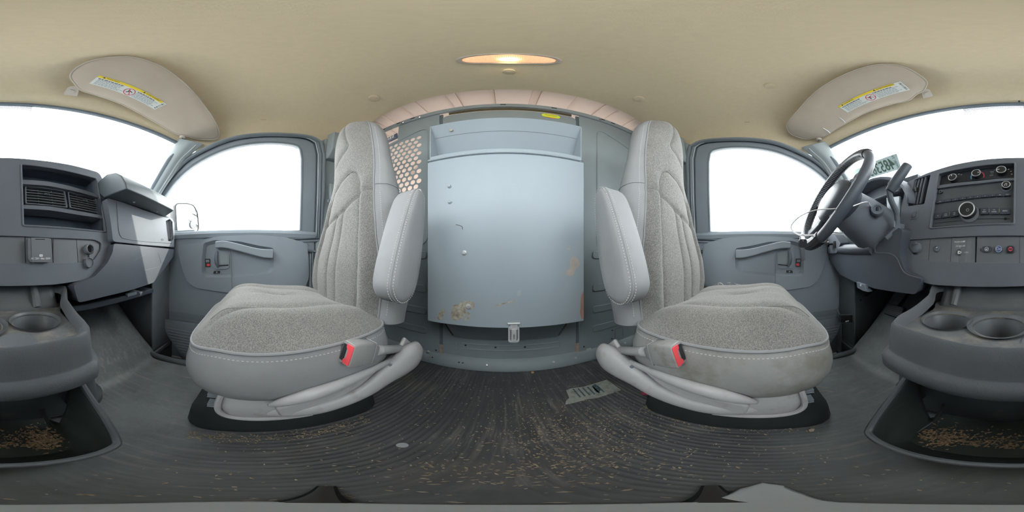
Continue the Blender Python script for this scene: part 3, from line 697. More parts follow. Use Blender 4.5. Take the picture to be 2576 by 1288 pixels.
# lid
LP = Plane((cx, YF, .055), (1, 0, 0), (0, 0, 1))
b = B(); b.plate(lambda u, v, w: LP.pt(u, v, w + .010), rpoly([(-.2275, -.262), (.2275, -.262), (.2275, .262), (-.2275, .262)], .004, 2), [], .012); lid = b.out('lid', M_lid, bx, bev=.003, seg=3)
for k in range(16):
    b = B(); u = -.205 + .41 * k / 15; b.tube([LP.pt(u - (.0085 if k % 2 else .0185), .267, .012), LP.pt(u + (.0085 if k % 2 else .0185), .267, .012)], .0042, 8); b.out('hinge_knuckle', M_lid, lid)
b = B(); b.tube([LP.pt(-.225, .267, .0115), LP.pt(.225, .267, .0115)], .0018, 6); b.out('hinge_pin', M_doord, lid)
for (px, py), r, m in (((1168, 636), .0075, M_metal), ((1179, 771), .0085, M_metal), ((1131, 469), .0062, M_lid), ((1132, 508), .0062, M_lid)):
    p = aY(px, py, YF - .010); b = B(); b.lathe([(r, 0), (r, .002), (r*.68, .003), (r*.62, .0055), (0, .0058)], p, (0, -1, 0), 6 if m is M_metal else 14); b.out('bolt', m, lid)
# paint wear and stains that have a shape of their own
NB = [0]
def blot(pts, m, nm='paint_chip', off=.0102, par=lid, jit=.0):
    NB[0] += 1; off += .00007 * NB[0]
    q = []
    uvp = [((aY(x, y, YF - off)).x - cx, (aY(x, y, YF - off)).z - .055) for x, y in pts]
    qq = cat2(uvp, 5); qq = [(max(-.2262, min(.2262, u + random.uniform(-jit, jit))), max(-.2605, v + random.uniform(-jit, jit))) for u, v in qq]
    b = B(); b.plate(lambda u, v, w: LP.pt(u, v, w + off + .0003), qq, [], .0003); return b.out(nm, m, par, smooth_=False)
M_rust = mat('bare_brown_metal', (.34, .205, .155), .6, .3, vary=(30, .15))
M_chip = mat('worn_paint', (.37, .34, .28), .7, .2, vary=(70, .35), dirt=((.2, .15, .1), 120, .5, .6, .6))
M_smear = mat('tan_smear', (.40, .355, .32), .6, .2, vary=(40, .1))
blot([(1462, 745), (1467, 735), (1474.5, 725), (1476, 760), (1476, 798), (1462, 800), (1460, 770)], M_rust, jit=.0008)
blot([(1434, 660), (1438, 648), (1446, 645), (1455, 655), (1459, 668), (1448, 676), (1444, 690), (1430, 694), (1421, 684), (1434, 676)], M_smear, 'smear')
blot([(1425, 627), (1430, 624), (1436, 627), (1430, 629)], M_smear, 'smear')
blot([(1136, 775), (1142, 768), (1160, 764), (1176, 765), (1172, 782), (1168, 797), (1150, 806), (1135, 800)], M_chip, jit=.0012)
blot([(1101, 795), (1110, 782), (1119, 777), (1118, 790), (1110, 803), (1101, 803)], M_chip, jit=.001)
blot([(1245, 770), (1262, 763), (1285, 757), (1298, 755), (1290, 760), (1268, 765), (1248, 772)], M_chip, jit=.0008)
blot([(1158, 762), (1170, 757), (1190, 760), (1193, 772), (1185, 778), (1178, 770), (1165, 772)], M_chip, jit=.001)
blot([(1172, 785), (1182, 788), (1178, 803), (1168, 806), (1174, 796)], M_chip, jit=.001)
b = B(); b.tube([V((aY(x, y, YF - .0105))) for x, y in ((1147, 565), (1156, 567), (1163, 570), (1164, 577))], .0007, 5); b.out('scratch', M_ink, lid)
blot([(1300, 735), (1308, 730), (1310, 742), (1303, 745)], mat('scuff', (.33, .37, .39), .6), 'scuff')
# draw latch under the lid
lt_ = aY(1291, 842, .470)
LT = Plane((lt_.x, .434, -.226), (1, 0, 0), (0, .12, 1))
b = B(); b.plate(lambda u, v, w: LT.pt(u, v, w + .006), rrect(.030, .052, .008, 5), [rrect(.020, .038, .005, 4)], .008); la = b.out('draw_latch', M_metal, bx, bev=.0012)
b = B(); b.plate(lambda u, v, w: LT.pt(u, v, w + .010), rrect(.013, .040, .003, 3, (0, -.001)), [rrect(.004, .016, .001, 2, (0, -.006))], .006); b.out('latch_tongue', M_metal, la, bev=.001)
b = B(); b.plate(lambda u, v, w: LT.pt(u, v, w + .008), rrect(.020, .022, .002, 2, (0, .026)), [], .006); b.out('latch_neck', M_metal, la, bev=.001)
b = B(); b.tube([LT.pt(-.016, .036, .008), LT.pt(.016, .036, .008)], .0035, 8); b.out('latch_hook', M_metal, la)
b = B(); b.box((lt_.x, .464, -.232), (.024, .056, .040)); b.out('latch_base', M_metal, la)
# cargo shelf seen through the perforations
sh = thing('cargo_shelf', 'grey steel cargo rack on the passenger side behind the perforated panel', 'shelf', (-.7, 1.5, -.55))
for x in (-.56, -.88):
    for y in (1.15, 2.2): b = B(); b.box((x, y, -.08), (.03, .03, .94)); b.out('upright', M_black, sh)
for z in (-.3, .05, .4): b = B(); b.box((-.72, 1.675, z), (.34, 1.08, .02)); b.out('shelf_board', M_cargo, sh)
rnd = random.Random(3)
for k in range(2):
    y = 1.35 + .3*k
    h = .10 + .09*k; b = B(); b.lathe([(.05, 0), (.055, h*.1), (.055, h*.8), (.02, h*.92), (.02, h), (0, h)], (-.70, y, .412), (0, 0, 1), 12)
    tag(b.out('dark_canister', M_black), ('tall' if k else 'short') + ' black canister on the top board of the cargo rack', 'canister')
# ================================================================== seats
M_seam = mat('seam_thread', (.21, .205, .2), .9, .1)
def seg_dist(p, a, b):
    ax, ay = a; bx_, by = b; px, py = p; dx, dy = bx_-ax, by-ay; L2 = dx*dx + dy*dy
    t = 0 if L2 == 0 else max(0, min(1, ((px-ax)*dx + (py-ay)*dy) / L2))
    return math.hypot(px - ax - t*dx, py - ay - t*dy)
def poly_dist(p, poly): return min(seg_dist(p, poly[i], poly[i+1]) for i in range(len(poly)-1))
def build_seat(S, nm, lab, xo=0.0, yo=0.0, worn=False):
    xc = .475
    rt = thing(nm, lab, 'seat', (S*xc + xo, .1 + yo, FZ))
    W = lambda a, y, z: V((S*(xc - a) + xo, y + yo, z))       # a: towards the aisle
    MV = M_vinyld if worn else M_vinyl
    # ---------------- backrest
    Z0, H = -.175, .735
    wt = [(0, .185), (.1, .195), (.2, .186), (.3, .154), (.4, .131), (.5, .118), (.62, .113), (.74, .108), (.86, .098), (.94, .086), (1, .07)]
    seams = [  # (s, t) lines
        [(-.05, .945), (.12, .87), (.30, .775), (.22, .745), (-.10, .715), (-.42, .685)],
        [(-.62, .02), (-.66, .2), (-.70, .36), (-.66, .47), (-.50, .525), (.0, .575), (.35, .60), (.52, .585), (.62, .53), (.66, .45), (.70, .36), (.66, .2), (.62, .02)],
        [(-.70, .375), (-.3, .395), (.2, .425), (.67, .475), (.9, .50)],
        [(-.16, .40), (-.17, .2), (-.19, .03)], [(.13, .42), (.12, .2), (.10, .03)],
    ]
    def secfront(s, t):
        w_ = interp(wt, t); k = 1.0
        if t > .87: k = sqrt(max(0.0, 1 - ((t - .87) / .13) ** 2))
        b = .056 * (1 - .76 * abs(s) ** lerp(5, 2.5, sst(.25, .55, t))) * (.25 + .75*k)
        b += .016 * exp(-((abs(s) - .80) / .12) ** 2) * (1 - sst(.45, .62, t)) * sst(-.05, .1, t)
        b += .008 * exp(-((t - .80) / .12) ** 2) * (1 - s*s)
        b += .010 * exp(-((t - .18) / .12) ** 2) * (1 - s*s)
        for q in seams:
            d = poly_dist((s * w_, t * H), [(a * w_, c * H) for a, c in q])
            if d < .03: b -= .0042 * exp(-(d / .0035) ** 2) + .0035 * exp(-(d / .011) ** 2)
        return b
    def place(a, b, t):
        y = .302 + t * H * .062; z = Z0 + t * H
        if t > .87: z = Z0 + H * (.87 + .13 * sin((t - .87) / .13 * pi / 2))
        return W(a + .022 * sst(.12, .45, t) * (1 - .5*sst(.6, .9, t)), y - b * .99, z + b * .13)
    ts = [k / 150 for k in range(151)]; ss = [-.95 + 1.9 * k / 100 for k in range(101)]
    def wk(t):
        w_ = interp(wt, t)
        return w_ * (sqrt(max(0, 1 - ((t - .87) / .14) ** 2)) if t > .87 else 1)
    b = B(); b.grid(lambda t, s: place(s * wk(t), secfront(s, t), t), ts, ss); b.out('backrest_fabric', M_fabric, rt, ang=180)
    for q in seams:
        qq = catmull([(a, c, 0) for a, c in q], 8); b = B(); b.tube([place(p.x * wk(p.y), secfront(p.x, p.y) + .0012, p.y) for p in qq], .0011, 5); b.out('seam', M_seam, rt)
    # vinyl sides and back, starting under the fabric edge
    def ringv(t):
        w_ = wk(t); k = (sqrt(max(0.0, 1 - ((t - .87) / .137) ** 2)) if t > .87 else 1.0) * (.68 + .32*sst(.02, .35, t)); D_ = (.10 - .055*sst(.40, .70, t)) * k
        f = secfront(.95, t)
        g = k * (1 - sst(.80, 1.0, t)) * (1 - .55*sst(.45, .75, t)); kk_ = k; k = k * (1 - .5*sst(.40, .70, t)); pts = [(.95*w_, f), (w_ + .004 + .007*g, f - .008), (w_ + .005 + .026*g, f*.3 - .014*k), (w_ + .004 + .030*g, -.05*k), (w_ - .004 + .012*g, -.088*k), (.6*w_, -D_), (0, -D_*1.05)]
        pts = pts + [(-a, c) for a, c in pts[-2::-1]]
        return [place(p.x, p.y, t) for p in catmull([(a, c, 0) for a, c in pts], 3)]
    b = B(); b.loft([ringv(t) for t in [k/42 for k in range(43)]], False, False, closed=False); sv = b.out('backrest_vinyl', M_vinyl, rt, ang=180)
    for sg in (1, -1):
        b = B(); b.tube([place(sg * .955 * wk(t), secfront(.95, t) + .0005, t) for t in [k/60 for k in range(60)]], .0028, 6); b.out('piping', M_vinyl, sv)
    b = B()
    for sg in (1,):
        for k in range(4, 100):
            t = k / 112; p0 = ringv(t)[3]; p1 = ringv(t + .005)[3]; b.tube([p0, p1], .0009, 4)
    b.out('stitching', M_stitch, sv)['kind'] = 'stuff'
    # horizontal vinyl seam on the aisle side
    b = B(); b.tube([p + (p - place(0, -.03, .52)).normalized()*.0008 for p in ringv(.52)[1:11]], .0012, 5); b.out('side_seam', M_vinyl, sv)
    # lower vinyl apron of the backrest
    b = B(); b.tube([place(a, c, .012) for a, c in ((-.19, -.03), (-.18, .03), (0, .045), (.18, .03), (.196, -.03), (.18, -.06))], .004, 6); b.out('lower_piping', M_vinyl, sv)
    # ---------------- cushion
    def plan(k, n=72):
        o = []
        for i in range(n):
            a = 2*pi*i/n; ca, sa = cos(a), sin(a); e = .42 if sa < 0 else .30
            x = .222 * abs(ca) ** e * (1 if ca > 0 else -1); y = .207 * abs(sa) ** (.62 if sa < 0 else .30) * (1 if sa > 0 else -1)
            o.append((x * k, .083 + y * k))
        return o
    cseams = [[(-.085, .27), (-.095, .1), (-.105, -.02), (-.118, -.09)], [(.005, .27), (.0, .05), (-.005, -.105)], [(.095, .27), (.115, .1), (.135, -.02), (.15, -.075)]]
    def ztop(x, y, k):
        z = -.163 + .052 * (1 - k ** 3.2) + .018 * exp(-((y + .03) / .09) ** 2) * (1 - k**4) - .022 * sst(-.04, -.13, y) - .012 * sst(.1, .3, y) * (1-k)
        z += .014 * exp(-((abs(x) - .155) / .04) ** 2) * (1 - k ** 6) * sst(-.2, -.05, y)
        for q in cseams:
            d = poly_dist((x, y), q)
            if d < .03: z -= (.0045 * exp(-(d / .004) ** 2) + .006 * exp(-(d / .014) ** 2)) * (1 - k ** 8)
        return z
    ks = [1.0, .985, .96, .93, .9] + [.9 - .9 * i / 26 for i in range(1, 26)] + [.012]
    P1 = plan(1, 96); rings = []
    for k in ks: rings.append([W(x*k, .083 + (y - .083)*k, ztop(x*k, .083 + (y-.083)*k, k)) for x, y in P1])
    b = B(); b.loft(rings, False, True); b.out('cushion_fabric', M_fabric, rt, ang=180)
    for q in cseams:
        qq = catmull([(a, c, 0) for a, c in q], 6); b = B(); b.tube([W(p.x, p.y, ztop(p.x, p.y, min(1, max(abs(p.x)/.222, abs(p.y - .083)/.207))) + .0012) for p in qq], .0011, 5); b.out('seam', M_seam, rt)
    prof = [(.985, -.1665), (1.0, -.168), (1.02, -.18), (1.045, -.205), (1.05, -.235), (1.035, -.265), (.98, -.295), (.90, -.315), (.7, -.32)]
    def skr(k, z): return [W(x*k, .083 + (y - .083)*k, z - .022 * sst(-.04, -.13, y) * sst(-.26, -.20, z) + (.035 * sst(.02, .26, y) * sst(-.24, -.30, z))) for x, y in P1]
    b = B(); b.loft([skr(k, z) for k, z in prof], False, True); sk = b.out('cushion_skirt', MV, rt, ang=180)
    b = B(); b.tube([p + V((0, 0, .0005)) for p in skr(1.004, -.163)], .0032, 6, True); b.out('piping', M_vinyl, sk)
    b = B(); q = skr(1.016, -.176)
    q = resample(q, .0035)
    for i in range(0, len(q) - 1, 2): b.tube([q[i], q[i+1]], .0009, 4)
    b.out('stitching', M_stitch, sk)['kind'] = 'stuff'
    # ---------------- base: side shell, riser, rails
    b = B(); b.loft([[W(a, y, z) for a, y in rr] for rr, z in ((rrect(.40, .32, .02, 5, (0, .115)), -.29), (rrect(.41, .33, .02, 5, (.0, .113)), -.335), (rrect(.412, .332, .03, 5, (.0, .114)), -.372), (rrect(.40, .31, .04, 5, (0, .12)), -.393))]); bs = b.out('base_shell', M_seatpl, rt, bev=.004)
    q = [W(.205, y, z) for y, z in ((-.044, -.29), (-.050, -.33), (-.047, -.36), (-.03, -.380), (.01, -.389), (.1, -.391))]
    b = B(); b.tube(catmull(q, 5), .006, 8); b.out('base_rim', M_seatpl, bs)
    b = B(); b.loft([[W(a, y, z) for a, y in rr] for rr, z in ((rrect(.34, .36, .05, 4, (.0, .09)), -.385), (rrect(.35, .38, .06, 4, (.0, .085)), -.43), (rrect(.355, .42, .06, 4, (.0, .085)), -.46), (rrect(.36, .43, .06, 4, (.0, .085)), FZ + .002))]); ri = b.out('riser', mat('riser_black' + nm, (.03, .035, .036), .4, .4), rt, bev=.004)
    b = B(); b.lathe([(.008, 0), (.008, .004), (.005, .008), (0, .009)], W(.15, -.085, -.458), (0, 0, 1), 10); b.out('bolt', M_paper, ri)
    for z in (-.315, -.355):
        for dz in (0, .008): b = B(); b.box(W(.185, -.055, z + dz), (.02, .03, .003)); b.out('slider_rail', M_doord, bs)
    # ---------------- sweeping recliner shell on the aisle side (traced)
    tr = lambda px, py, a: (lambda p: V((a, p.y, p.z)))(aX(px, py, -(xc - a)))
    sh = [(648, 1034, .19, .010), (680, 1036, .20, .013), (740, 1036, .212, .015), (800, 1028, .218, .017), (860, 1010, .222, .018), (920, 982, .226, .021), (970, 945, .23, .027), (1010, 915, .235, .036), (1036, 893, .238, .038), (1050, 878, .237, .028)]
    q = [tr(x, y, a) for x, y, a, r in sh]; rr = [r for *_, r in sh]
    qq = catmull(q, 4); rq = [r.x for r in catmull([(r, 0, 0) for r in rr], 4)]
    b = B(); b.tube([W(*p) for p in qq], rq, 14, flat=(.62, 1.12), up=(0, .4, 1)); 
    shl = b.out('recliner_shell', M_seatpl, rt, ang=180)
    # flattened backing web between shell and skirt
    wb = [tr(x, y, .208) for x, y in ((690, 1020), (800, 985), (900, 945), (985, 890), (1012, 846), (1040, 870), (1000, 935), (900, 1000), (800, 1030), (700, 1040))]
    b = B(); b.prism([W(*p) for p in wb], W(.212, 0, 0) - W(.20, 0, 0)); b.out('shell_web', M_seatpl, shl, bev=.008, seg=3)
    # recliner lever
    lv = [(676, 1020, .226, .004), (720, 1010, .234, .012), (780, 993, .238, .016), (840, 973, .238, .015), (900, 948, .236, .012), (945, 926, .232, .009), (975, 911, .228, .0085), (984, 906, .224, .007)]
    q = catmull([tr(x, y, a) for x, y, a, r in lv], 4); rq = [r.x for r in catmull([(r, 0, 0) for *_, r in lv], 4)]
    b = B(); b.tube([W(*p) for p in q], rq, 12, flat=(.75, 1.0), up=(0, .3, 1)); lo = b.out('recline_lever', M_seatpl, rt, ang=180)
    b = B(); e = W(*tr(980, 917, .236)); b.lathe([(.004, 0), (.004, .004), (.002, .004), (.002, .002)], e, (-S, 0, 0), 10); b.out('lever_pin', M_doord, lo)
    # ---------------- buckle
    p0 = tr(872, 890, .243); p1 = tr(934, 882, .24); p2 = tr(965, 880, .235); p3 = tr(990, 878, .228); p4 = tr(1006, 876, .215)
    f = (p1 - p0).normalized(); upv = V((0, .18, 1)); upv = (upv - f*upv.dot(f)).normalized()
    def brect(c, h, wd): return [W(*(c + upv*v + V((u, 0, 0)))) for u, v in rrect(wd, h, .004, 3)]
    b = B(); b.loft([brect(p0, .046, .030), brect(p0 + f*.012, .050, .032), brect(p0 + f*.05, .046, .030), brect(p1, .038, .024), brect(p1 + (p2-p1)*.35, .022, .016)]); bk = b.out('buckle', mat('buckle_grey' + nm, (.27, .27, .265), .5, .35, dirt=((.17, .155, .13), 40, .5, .65, .6) if worn else None), rt, bev=.001)
    b = B(); b.tube([W(*(p0 + f*.05 + upv*a + V((c, 0, 0)))) for c, a in rrect(.0315, .0475, .004, 3)], .0008, 4, True); b.out('buckle_joint', M_vinyl, bk)
    Ff = -f
    def fp_(u, v, w_): return W(*(p0 + Ff*(.0015 + w_) + upv*v + V((u, 0, 0))))
    b = B(); b.plate(fp_, rpoly([(-.004, -.020), (.013, -.020), (.013, .020), (-.004, .020), (-.004, .012), (.002, .008), (.002, -.008), (-.004, -.012)], .002, 2), [], .004); b.out('release_button', M_red, bk, bev=.0006)
    b = B(); b.plate(lambda u, v, w_: fp_(u, v, w_ - .0007), rrect(.010, .034, .001, 2, (-.008, 0)), [], .002); b.out('slot', M_black, bk)
    st = catmull([p1 + (p2-p1)*.3, p2, p3, p4], 9); b = B()
    rr = [.0115 - .002*i/len(st) + (.0011 if i % 2 else -.0011) for i in range(len(st))]
    b.tube([W(*p) for p in st], rr, 10); b.out('buckle_sleeve', mat('sleeve_grey' + nm, (.34, .34, .34), .55, .3), bk, ang=60)
    # ---------------- folded-up armrest
    pr = [(.221, -.036), (.218, -.062), (.232, -.086), (.257, -.093), (.285, -.080), (.305, -.04), (.322, .02), (.332, .09), (.334, .135), (.327, .152), (.310, .158), (.292, .140), (.262, .075), (.236, .010)]
    pr = cat2(pr, 4); a0, a1 = .215, .275
    cxy = (sum(p[0] for p in pr)/len(pr), sum(p[1] for p in pr)/len(pr))
    def ring(a, k): return [W(a, cxy[0] + (y - cxy[0])*k, cxy[1] + (z - cxy[1])*(1 - (1-k)*.6)) for y, z in pr]
    b = B(); b.loft([ring(a0, .86), ring(a0 + .006, .96), ring(a0 + .016, 1.0), ring(a1 - .012, 1.0), ring(a1 - .004, .975), ring(a1, .93), ring(a1 + .004, .80), ring(a1 + .005, .4)]); ar = b.out('armrest', M_vinyl, rt, ang=70)
    for a, k in ((a1 - .013, 1.006), (a1 - .001, .975)):
        b = B(); q = resample(ring(a, k), .0028)
        for i in range(0, len(q) - 1, 2): b.tube([q[i], q[i+1]], .0009, 4)
        b.out('stitching', M_stitch, ar)['kind'] = 'stuff'
    b = B(); b.tube(ring(a1 - .007, .993), .0016, 5, True); b.out('armrest_seam', M_vinyl, ar)
    b = B(); b.lathe([(.022, 0), (.022, .06)], W(.18, .30, -.02), (-S, 0, 0), 14); b.out('armrest_pivot', M_vinyl, ar)
    return rt, W
seatP, WP = build_seat(-1, 'passenger_seat', 'clean grey cloth seat with folded armrest on the passenger side', 0, 0)
seatD, WD = build_seat(1, 'driver_seat', 'stained grey cloth seat with a torn cushion edge behind the steering wheel', -.03, -.02, True)
# torn cushion edge of the driver's seat
M_foam = mat('torn_cloth', (.33, .33, .32), .95, .05, vary=(80, .3), bump=(300, .6, .002))
rg = random.Random(5)
for k in range(26):
    t = k / 25; p = WD(-.212 + rg.uniform(-.01, .012), .02 + .22*t, -.135 + rg.uniform(-.006, .008)); n = rg.randint(3, 5)
    pts = [p]; 
    for _ in range(n): pts.append(pts[-1] + V((rg.uniform(-.006, .006), rg.uniform(-.012, .012), rg.uniform(-.003, .007))))
    b = B(); b.tube(pts, [.0035] + [.0028]*(n-1) + [.001], 5); b.out('frayed_edge', M_foam, seatD)
# ================================================================== dashboard
SP = Plane((0, -.395, -.08), (-1, 0, 0), (0, -.055, .38))
fs = lambda off: (lambda u, v, w: SP.pt(u, v, w + off))
dash = thing('dashboard', 'dark grey van dashboard with radio, vents, switch row and glove box', 'dashboard', (0, -.6, -.13))
def sp_plate(nm, pts, off, t, m, par, holes=(), r=.004, bev=.001, at=None, seg=2):
    q = SP.uvs(pts, off if at is None else at)
    if r: q = rpoly(q, r)
    b = B(); b.plate(fs(off), q, holes, t); return b.out(nm, m, par, bev=bev, seg=seg)
bz = [(2281, 459), (2330, 436), (2400, 414), (2480, 400.5), (2576, 396.5), (2676, 403), (2756, 415), (2826, 434), (2839, 460), (2849, 520), (2855, 575), (2857, 610), (2850, 650), (2826, 685), (2786, 705), (2716, 716), (2576, 720), (2460, 722), (2340, 716), (2300, 702), (2272, 675), (2257, 640), (2258, 590), (2268, 520)]
h_cub = [(2629, 413), (2818, 449), (2842, 584), (2634, 568)]
h_rad = [(2361, 437), (2455, 418), (2554, 409.5), (2551.5, 563), (2440, 567), (2339, 575)]
h_vent = [(2300, 452), (2341, 439), (2325, 513), (2284, 518.5)]
h_row = [(2281, 604), (2335, 600), (2450, 594), (2576, 593), (2636, 595), (2706, 598.5), (2815, 603), (2832, 612), (2830, 628), (2812, 655), (2795, 660), (2576, 661), (2450, 660), (2340, 657), (2302, 645), (2284, 622)]
H = [rpoly(SP.uvs(h), .006) for h in (h_cub, h_rad, h_vent)] + [rpoly(SP.uvs(h_row), .012)]
b = B(); b.plate(fs(0), rpoly(SP.uvs(bz), .015), H, .032); bezel = b.out('centre_bezel', M_dash, dash, bev=.007, seg=3)
# backing behind the bezel (recess boxes)
def recess(pts, depth, m, nm, par=dash):
    q = SP.uvs(pts); b = B(); b.loft([[SP.pt(u, v, -.02) for u, v in q], [SP.pt(u, v, -depth) for u, v in q]], False, True); return b.out(nm, m, par)
M_cub = mat('cubby_plastic', (.085, .105, .14), .5, .4)
cub = recess(h_cub, .07, M_cub, 'storage_recess')
radio = recess(h_rad, .045, M_dark, 'radio_housing')
ventl = recess(h_vent, .05, M_black, 'vent_recess')
# rims of the recess openings
b = B(); b.tube([SP.pt(u, v, .0) for u, v in rpoly(SP.uvs(h_cub), .006)], .003, 6, True); b.out('recess_rim', M_dash, cub)
b = B(); b.tube([SP.pt(u, v, .0) for u, v in rpoly(SP.uvs(h_rad), .006)], .003, 6, True); b.out('recess_rim', M_dash, radio)
# ---- passenger-side recess: two ledges with the twin vents between
sp_plate('ledge', [(2632, 452), (2700, 457), (2760, 470), (2820, 489), (2822, 497), (2760, 480), (2700, 468), (2632, 463)], -.004, .05, M_dash, cub, bev=.003)
sp_plate('ledge', [(2634, 515), (2700, 519), (2770, 530), (2833, 542), (2834, 550), (2770, 540), (2700, 529), (2634, 525)], -.002, .05, M_dash, cub, bev=.003)
def vent(cn, par, name, nsl=6):
    """cn: four corners (tl, tr, br, bl) in pixels"""
    uv = [V(p) for p in (V(SP.uv(*c, -.02)) for c in cn)]
    bil = lambda a, c: (uv[0]*(1-a)*(1-c) + uv[1]*a*(1-c) + uv[2]*a*c + uv[3]*(1-a)*c)
    q = [tuple(p) for p in uv]; inner = [tuple(bil(a, c)) for a, c in ((.04, .06), (.96, .06), (.96, .94), (.04, .94))]
    b = B(); b.plate(fs(-.016), rpoly(q, .006), [rpoly(inner, .004)], .02); vt = b.out(name, M_dash, par, bev=.0015)
    b = B(); b.plate(fs(-.045), rpoly(q, .004), [], .002); b.out('vent_back', M_black, vt)
    for k in range(1, nsl):
        c = .06 + .88 * k / nsl; b = B(); b.loft([[SP.pt(*bil(a, c), w) for w in (-.018, -.032)] + [SP.pt(bil(a, c).x, bil(a, c).y - .002, w) for w in (-.032, -.018)] for a in (.03, .35, .65, .97)]); b.out('slat', M_panel, vt)
    for a in (.33, .66):
        b = B(); b.loft([[SP.pt(bil(a, c).x + du, bil(a, c).y, w) for du, w in ((-.001, -.026), (.001, -.026), (.001, -.04), (-.001, -.04))] for c in (.06, .94)]); b.out('vane', M_panel, vt)
    m = bil(.5, .42); b = B(); b.box(SP.pt(m.x, m.y, -.016), (.022, .008, .006)); tb = b.out('thumb_tab', M_dark, vt, bev=.001)
    for d in (-.006, -.002, .002, .006): b = B(); b.box(SP.pt(m.x + d, m.y, -.012), (.0015, .006, .006)); b.out('tab_ridge', M_panel, tb)
    return vt
vent([(2637, 468), (2739, 481), (2746, 524), (2638, 514)], dash, 'centre_vent')
vent([(2745, 483), (2815, 499), (2832, 539), (2750, 524)], dash, 'centre_vent')
# left hand vent (upright slats)
uvv = [V(SP.uv(*c, -.012)) for c in h_vent]
for k in range(4):
    a = .2 + .2*k; t0 = uvv[0].lerp(uvv[1], a); t1 = uvv[3].lerp(uvv[2], a)
    b = B(); b.loft([[SP.pt(p.x + du, p.y, w) for du, w in ((-.003, -.006), (.003, -.004), (.003, -.03), (-.003, -.03))] for p in (t0, t1)]); b.out('slat', M_dash, ventl, bev=.001)
m = (uvv[0] + uvv[1] + uvv[2] + uvv[3]) / 4
b = B(); b.box(SP.pt(m.x - .004, m.y, -.003), (.006, .01, .016)); b.out('thumb_tab', M_black, ventl)
# ---- climate panel
M_hv = mat('climate_panel', (.042, .047, .056), .45, .4)
hv = sp_plate('climate_panel', [(2365, 440), (2455, 420), (2551, 412), (2551, 447), (2460, 453), (2362, 467)], -.018, .01, M_hv, dash, bev=.001, at=-.018)
sp_plate('divider_bar', [(2356, 467), (2460, 455), (2553, 447), (2553, 453), (2460, 462), (2354, 475)], -.004, .03, M_dash, dash, bev=.002)
def knob(px, py, r, h, par, off=-.018, m=M_black, ring=True, nm='knob', mark=None):
    o = SP.hit(px, py, off); b = B(); b.lathe([(r*1.05, 0), (r, h*.25), (r*.93, h*.85), (r*.86, h), (0, h)], o, SP.n, 24); k = b.out(nm, m, par, ang=50)
    if ring: b = B(); b.tube([o + SP.n*(h*.97) + SP.u*(r*.88*cos(a)) + SP.v*(r*.88*sin(a)) for a in [2*pi*i/24 for i in range(24)]], r*.085, 6, True); b.out('knob_ring', M_metal, k)
    if mark is not None:
        a = mark; c = o + SP.n*(h + .0004); d = SP.u*cos(a) + SP.v*sin(a); e = SP.n.cross(d)
        b = B(); b.prism([c + d*(r*x) + e*(r*y) for x, y in ((.3, -.07), (.75, -.07), (.75, .07), (.3, .07))], SP.n*.0005); b.out('pointer', M_print, k)
    return k
knob(2401, 452, .0145, .017, hv, mark=pi*.62); knob(2459, 442, .0145, .017, hv, mark=0.1); knob(2520, 434, .0150, .017, hv, mark=pi)
def arc(px, py, r, a0, a1, wdt, m, par, off=-.0165):
    o = SP.hit(px, py, off); n = 14
    b = B(); b.loft([[o + SP.u*(q*cos(a)) + SP.v*(q*sin(a)) for q in (r, r + wdt)] + [o + SP.n*.0006 + SP.u*(q*cos(a)) + SP.v*(q*sin(a)) for q in (r + wdt, r)] for a in [lerp(a0, a1, k/n) for k in range(n+1)]]); return b.out('dial_arc', m, par)
M_bluep = mat('blue_print', (.10, .38, .62), .5, .3)
arc(2459, 444, .0175, radians(150), radians(205), .0035, M_bluep, hv); arc(2459, 444, .0175, radians(-22), radians(62), .004, M_redp, hv)
def txt(s, px, py, size, par, off=-.0175, m=M_print, nm='lettering', **k): return text(nm, s, SP, SP.uv(px, py, off), size, m, par, off, **k)
txt('LO', 2386, 442, .006, hv); txt('HI', 2418, 439.5, .006, hv); txt('OFF', 2494, 441, .006, hv); txt('MAX\nA/C', 2496, 433, .0055, hv); txt('A/C', 2503.5, 427.5, .0055, hv)
for px, py in ((2412, 438), (2516, 421), (2527, 421.5), (2537, 426), (2543, 431), (2545, 438)):
    q = SP.uv(px, py, -.0175); b = B(); b.plate(fs(-.0172), [(q[0] + a, q[1] + c) for a, c in rpoly([(-.003, -.001), (.001, -.002), (.003, .001), (0, .002)], .0005, 1)], [], .0004); b.out('dial_symbol', M_print, hv)
# ---- radio
rf = sp_plate('radio', [(2357, 478), (2460, 463), (2551, 455.5), (2549, 560), (2440, 564), (2343, 571)], -.012, .02, M_radio, dash, bev=.0015, at=-.012)
knob(2531.5, 470, .0125, .014, rf, -.012, nm='tune_knob', ring=True)
b = B(); o = SP.hit(2531.5, 472, -.012); b.lathe([(.016, 0), (.0155, .0015), (.013, .002)], o, SP.n, 24); b.out('knob_collar', M_dash, rf)
q = SP.uv(2530, 463.5, .003)
for du in (-.003, .002): b = B(); b.plate(fs(.0026), circ(.0014, 10, (q[0] + du, q[1] - .0022)), [], .0004); b.out('note_mark', M_print, rf)
b = B(); b.plate(fs(.0026), [(q[0] + a, q[1] + d) for a, d in ((-.0021, -.002), (-.0021, .0035), (.0034, .0042), (.0034, -.002), (.0028, -.002), (.0028, .0025), (-.0015, .002), (-.0015, -.002))], [], .0004); b.out('note_mark', M_print, rf)
knob(2368, 484, .0055, .006, rf, -.012, nm='jack_knob')
knob(2437, 533, .0245, .020, rf, -.012, nm='volume_knob', mark=None)
b = B(); o = SP.hit(2440, 538, -.012); b.lathe([(.0275, 0), (.027, .003), (.024, .004)], o, SP.n, 28); b.out('knob_collar', M_panel, rf)
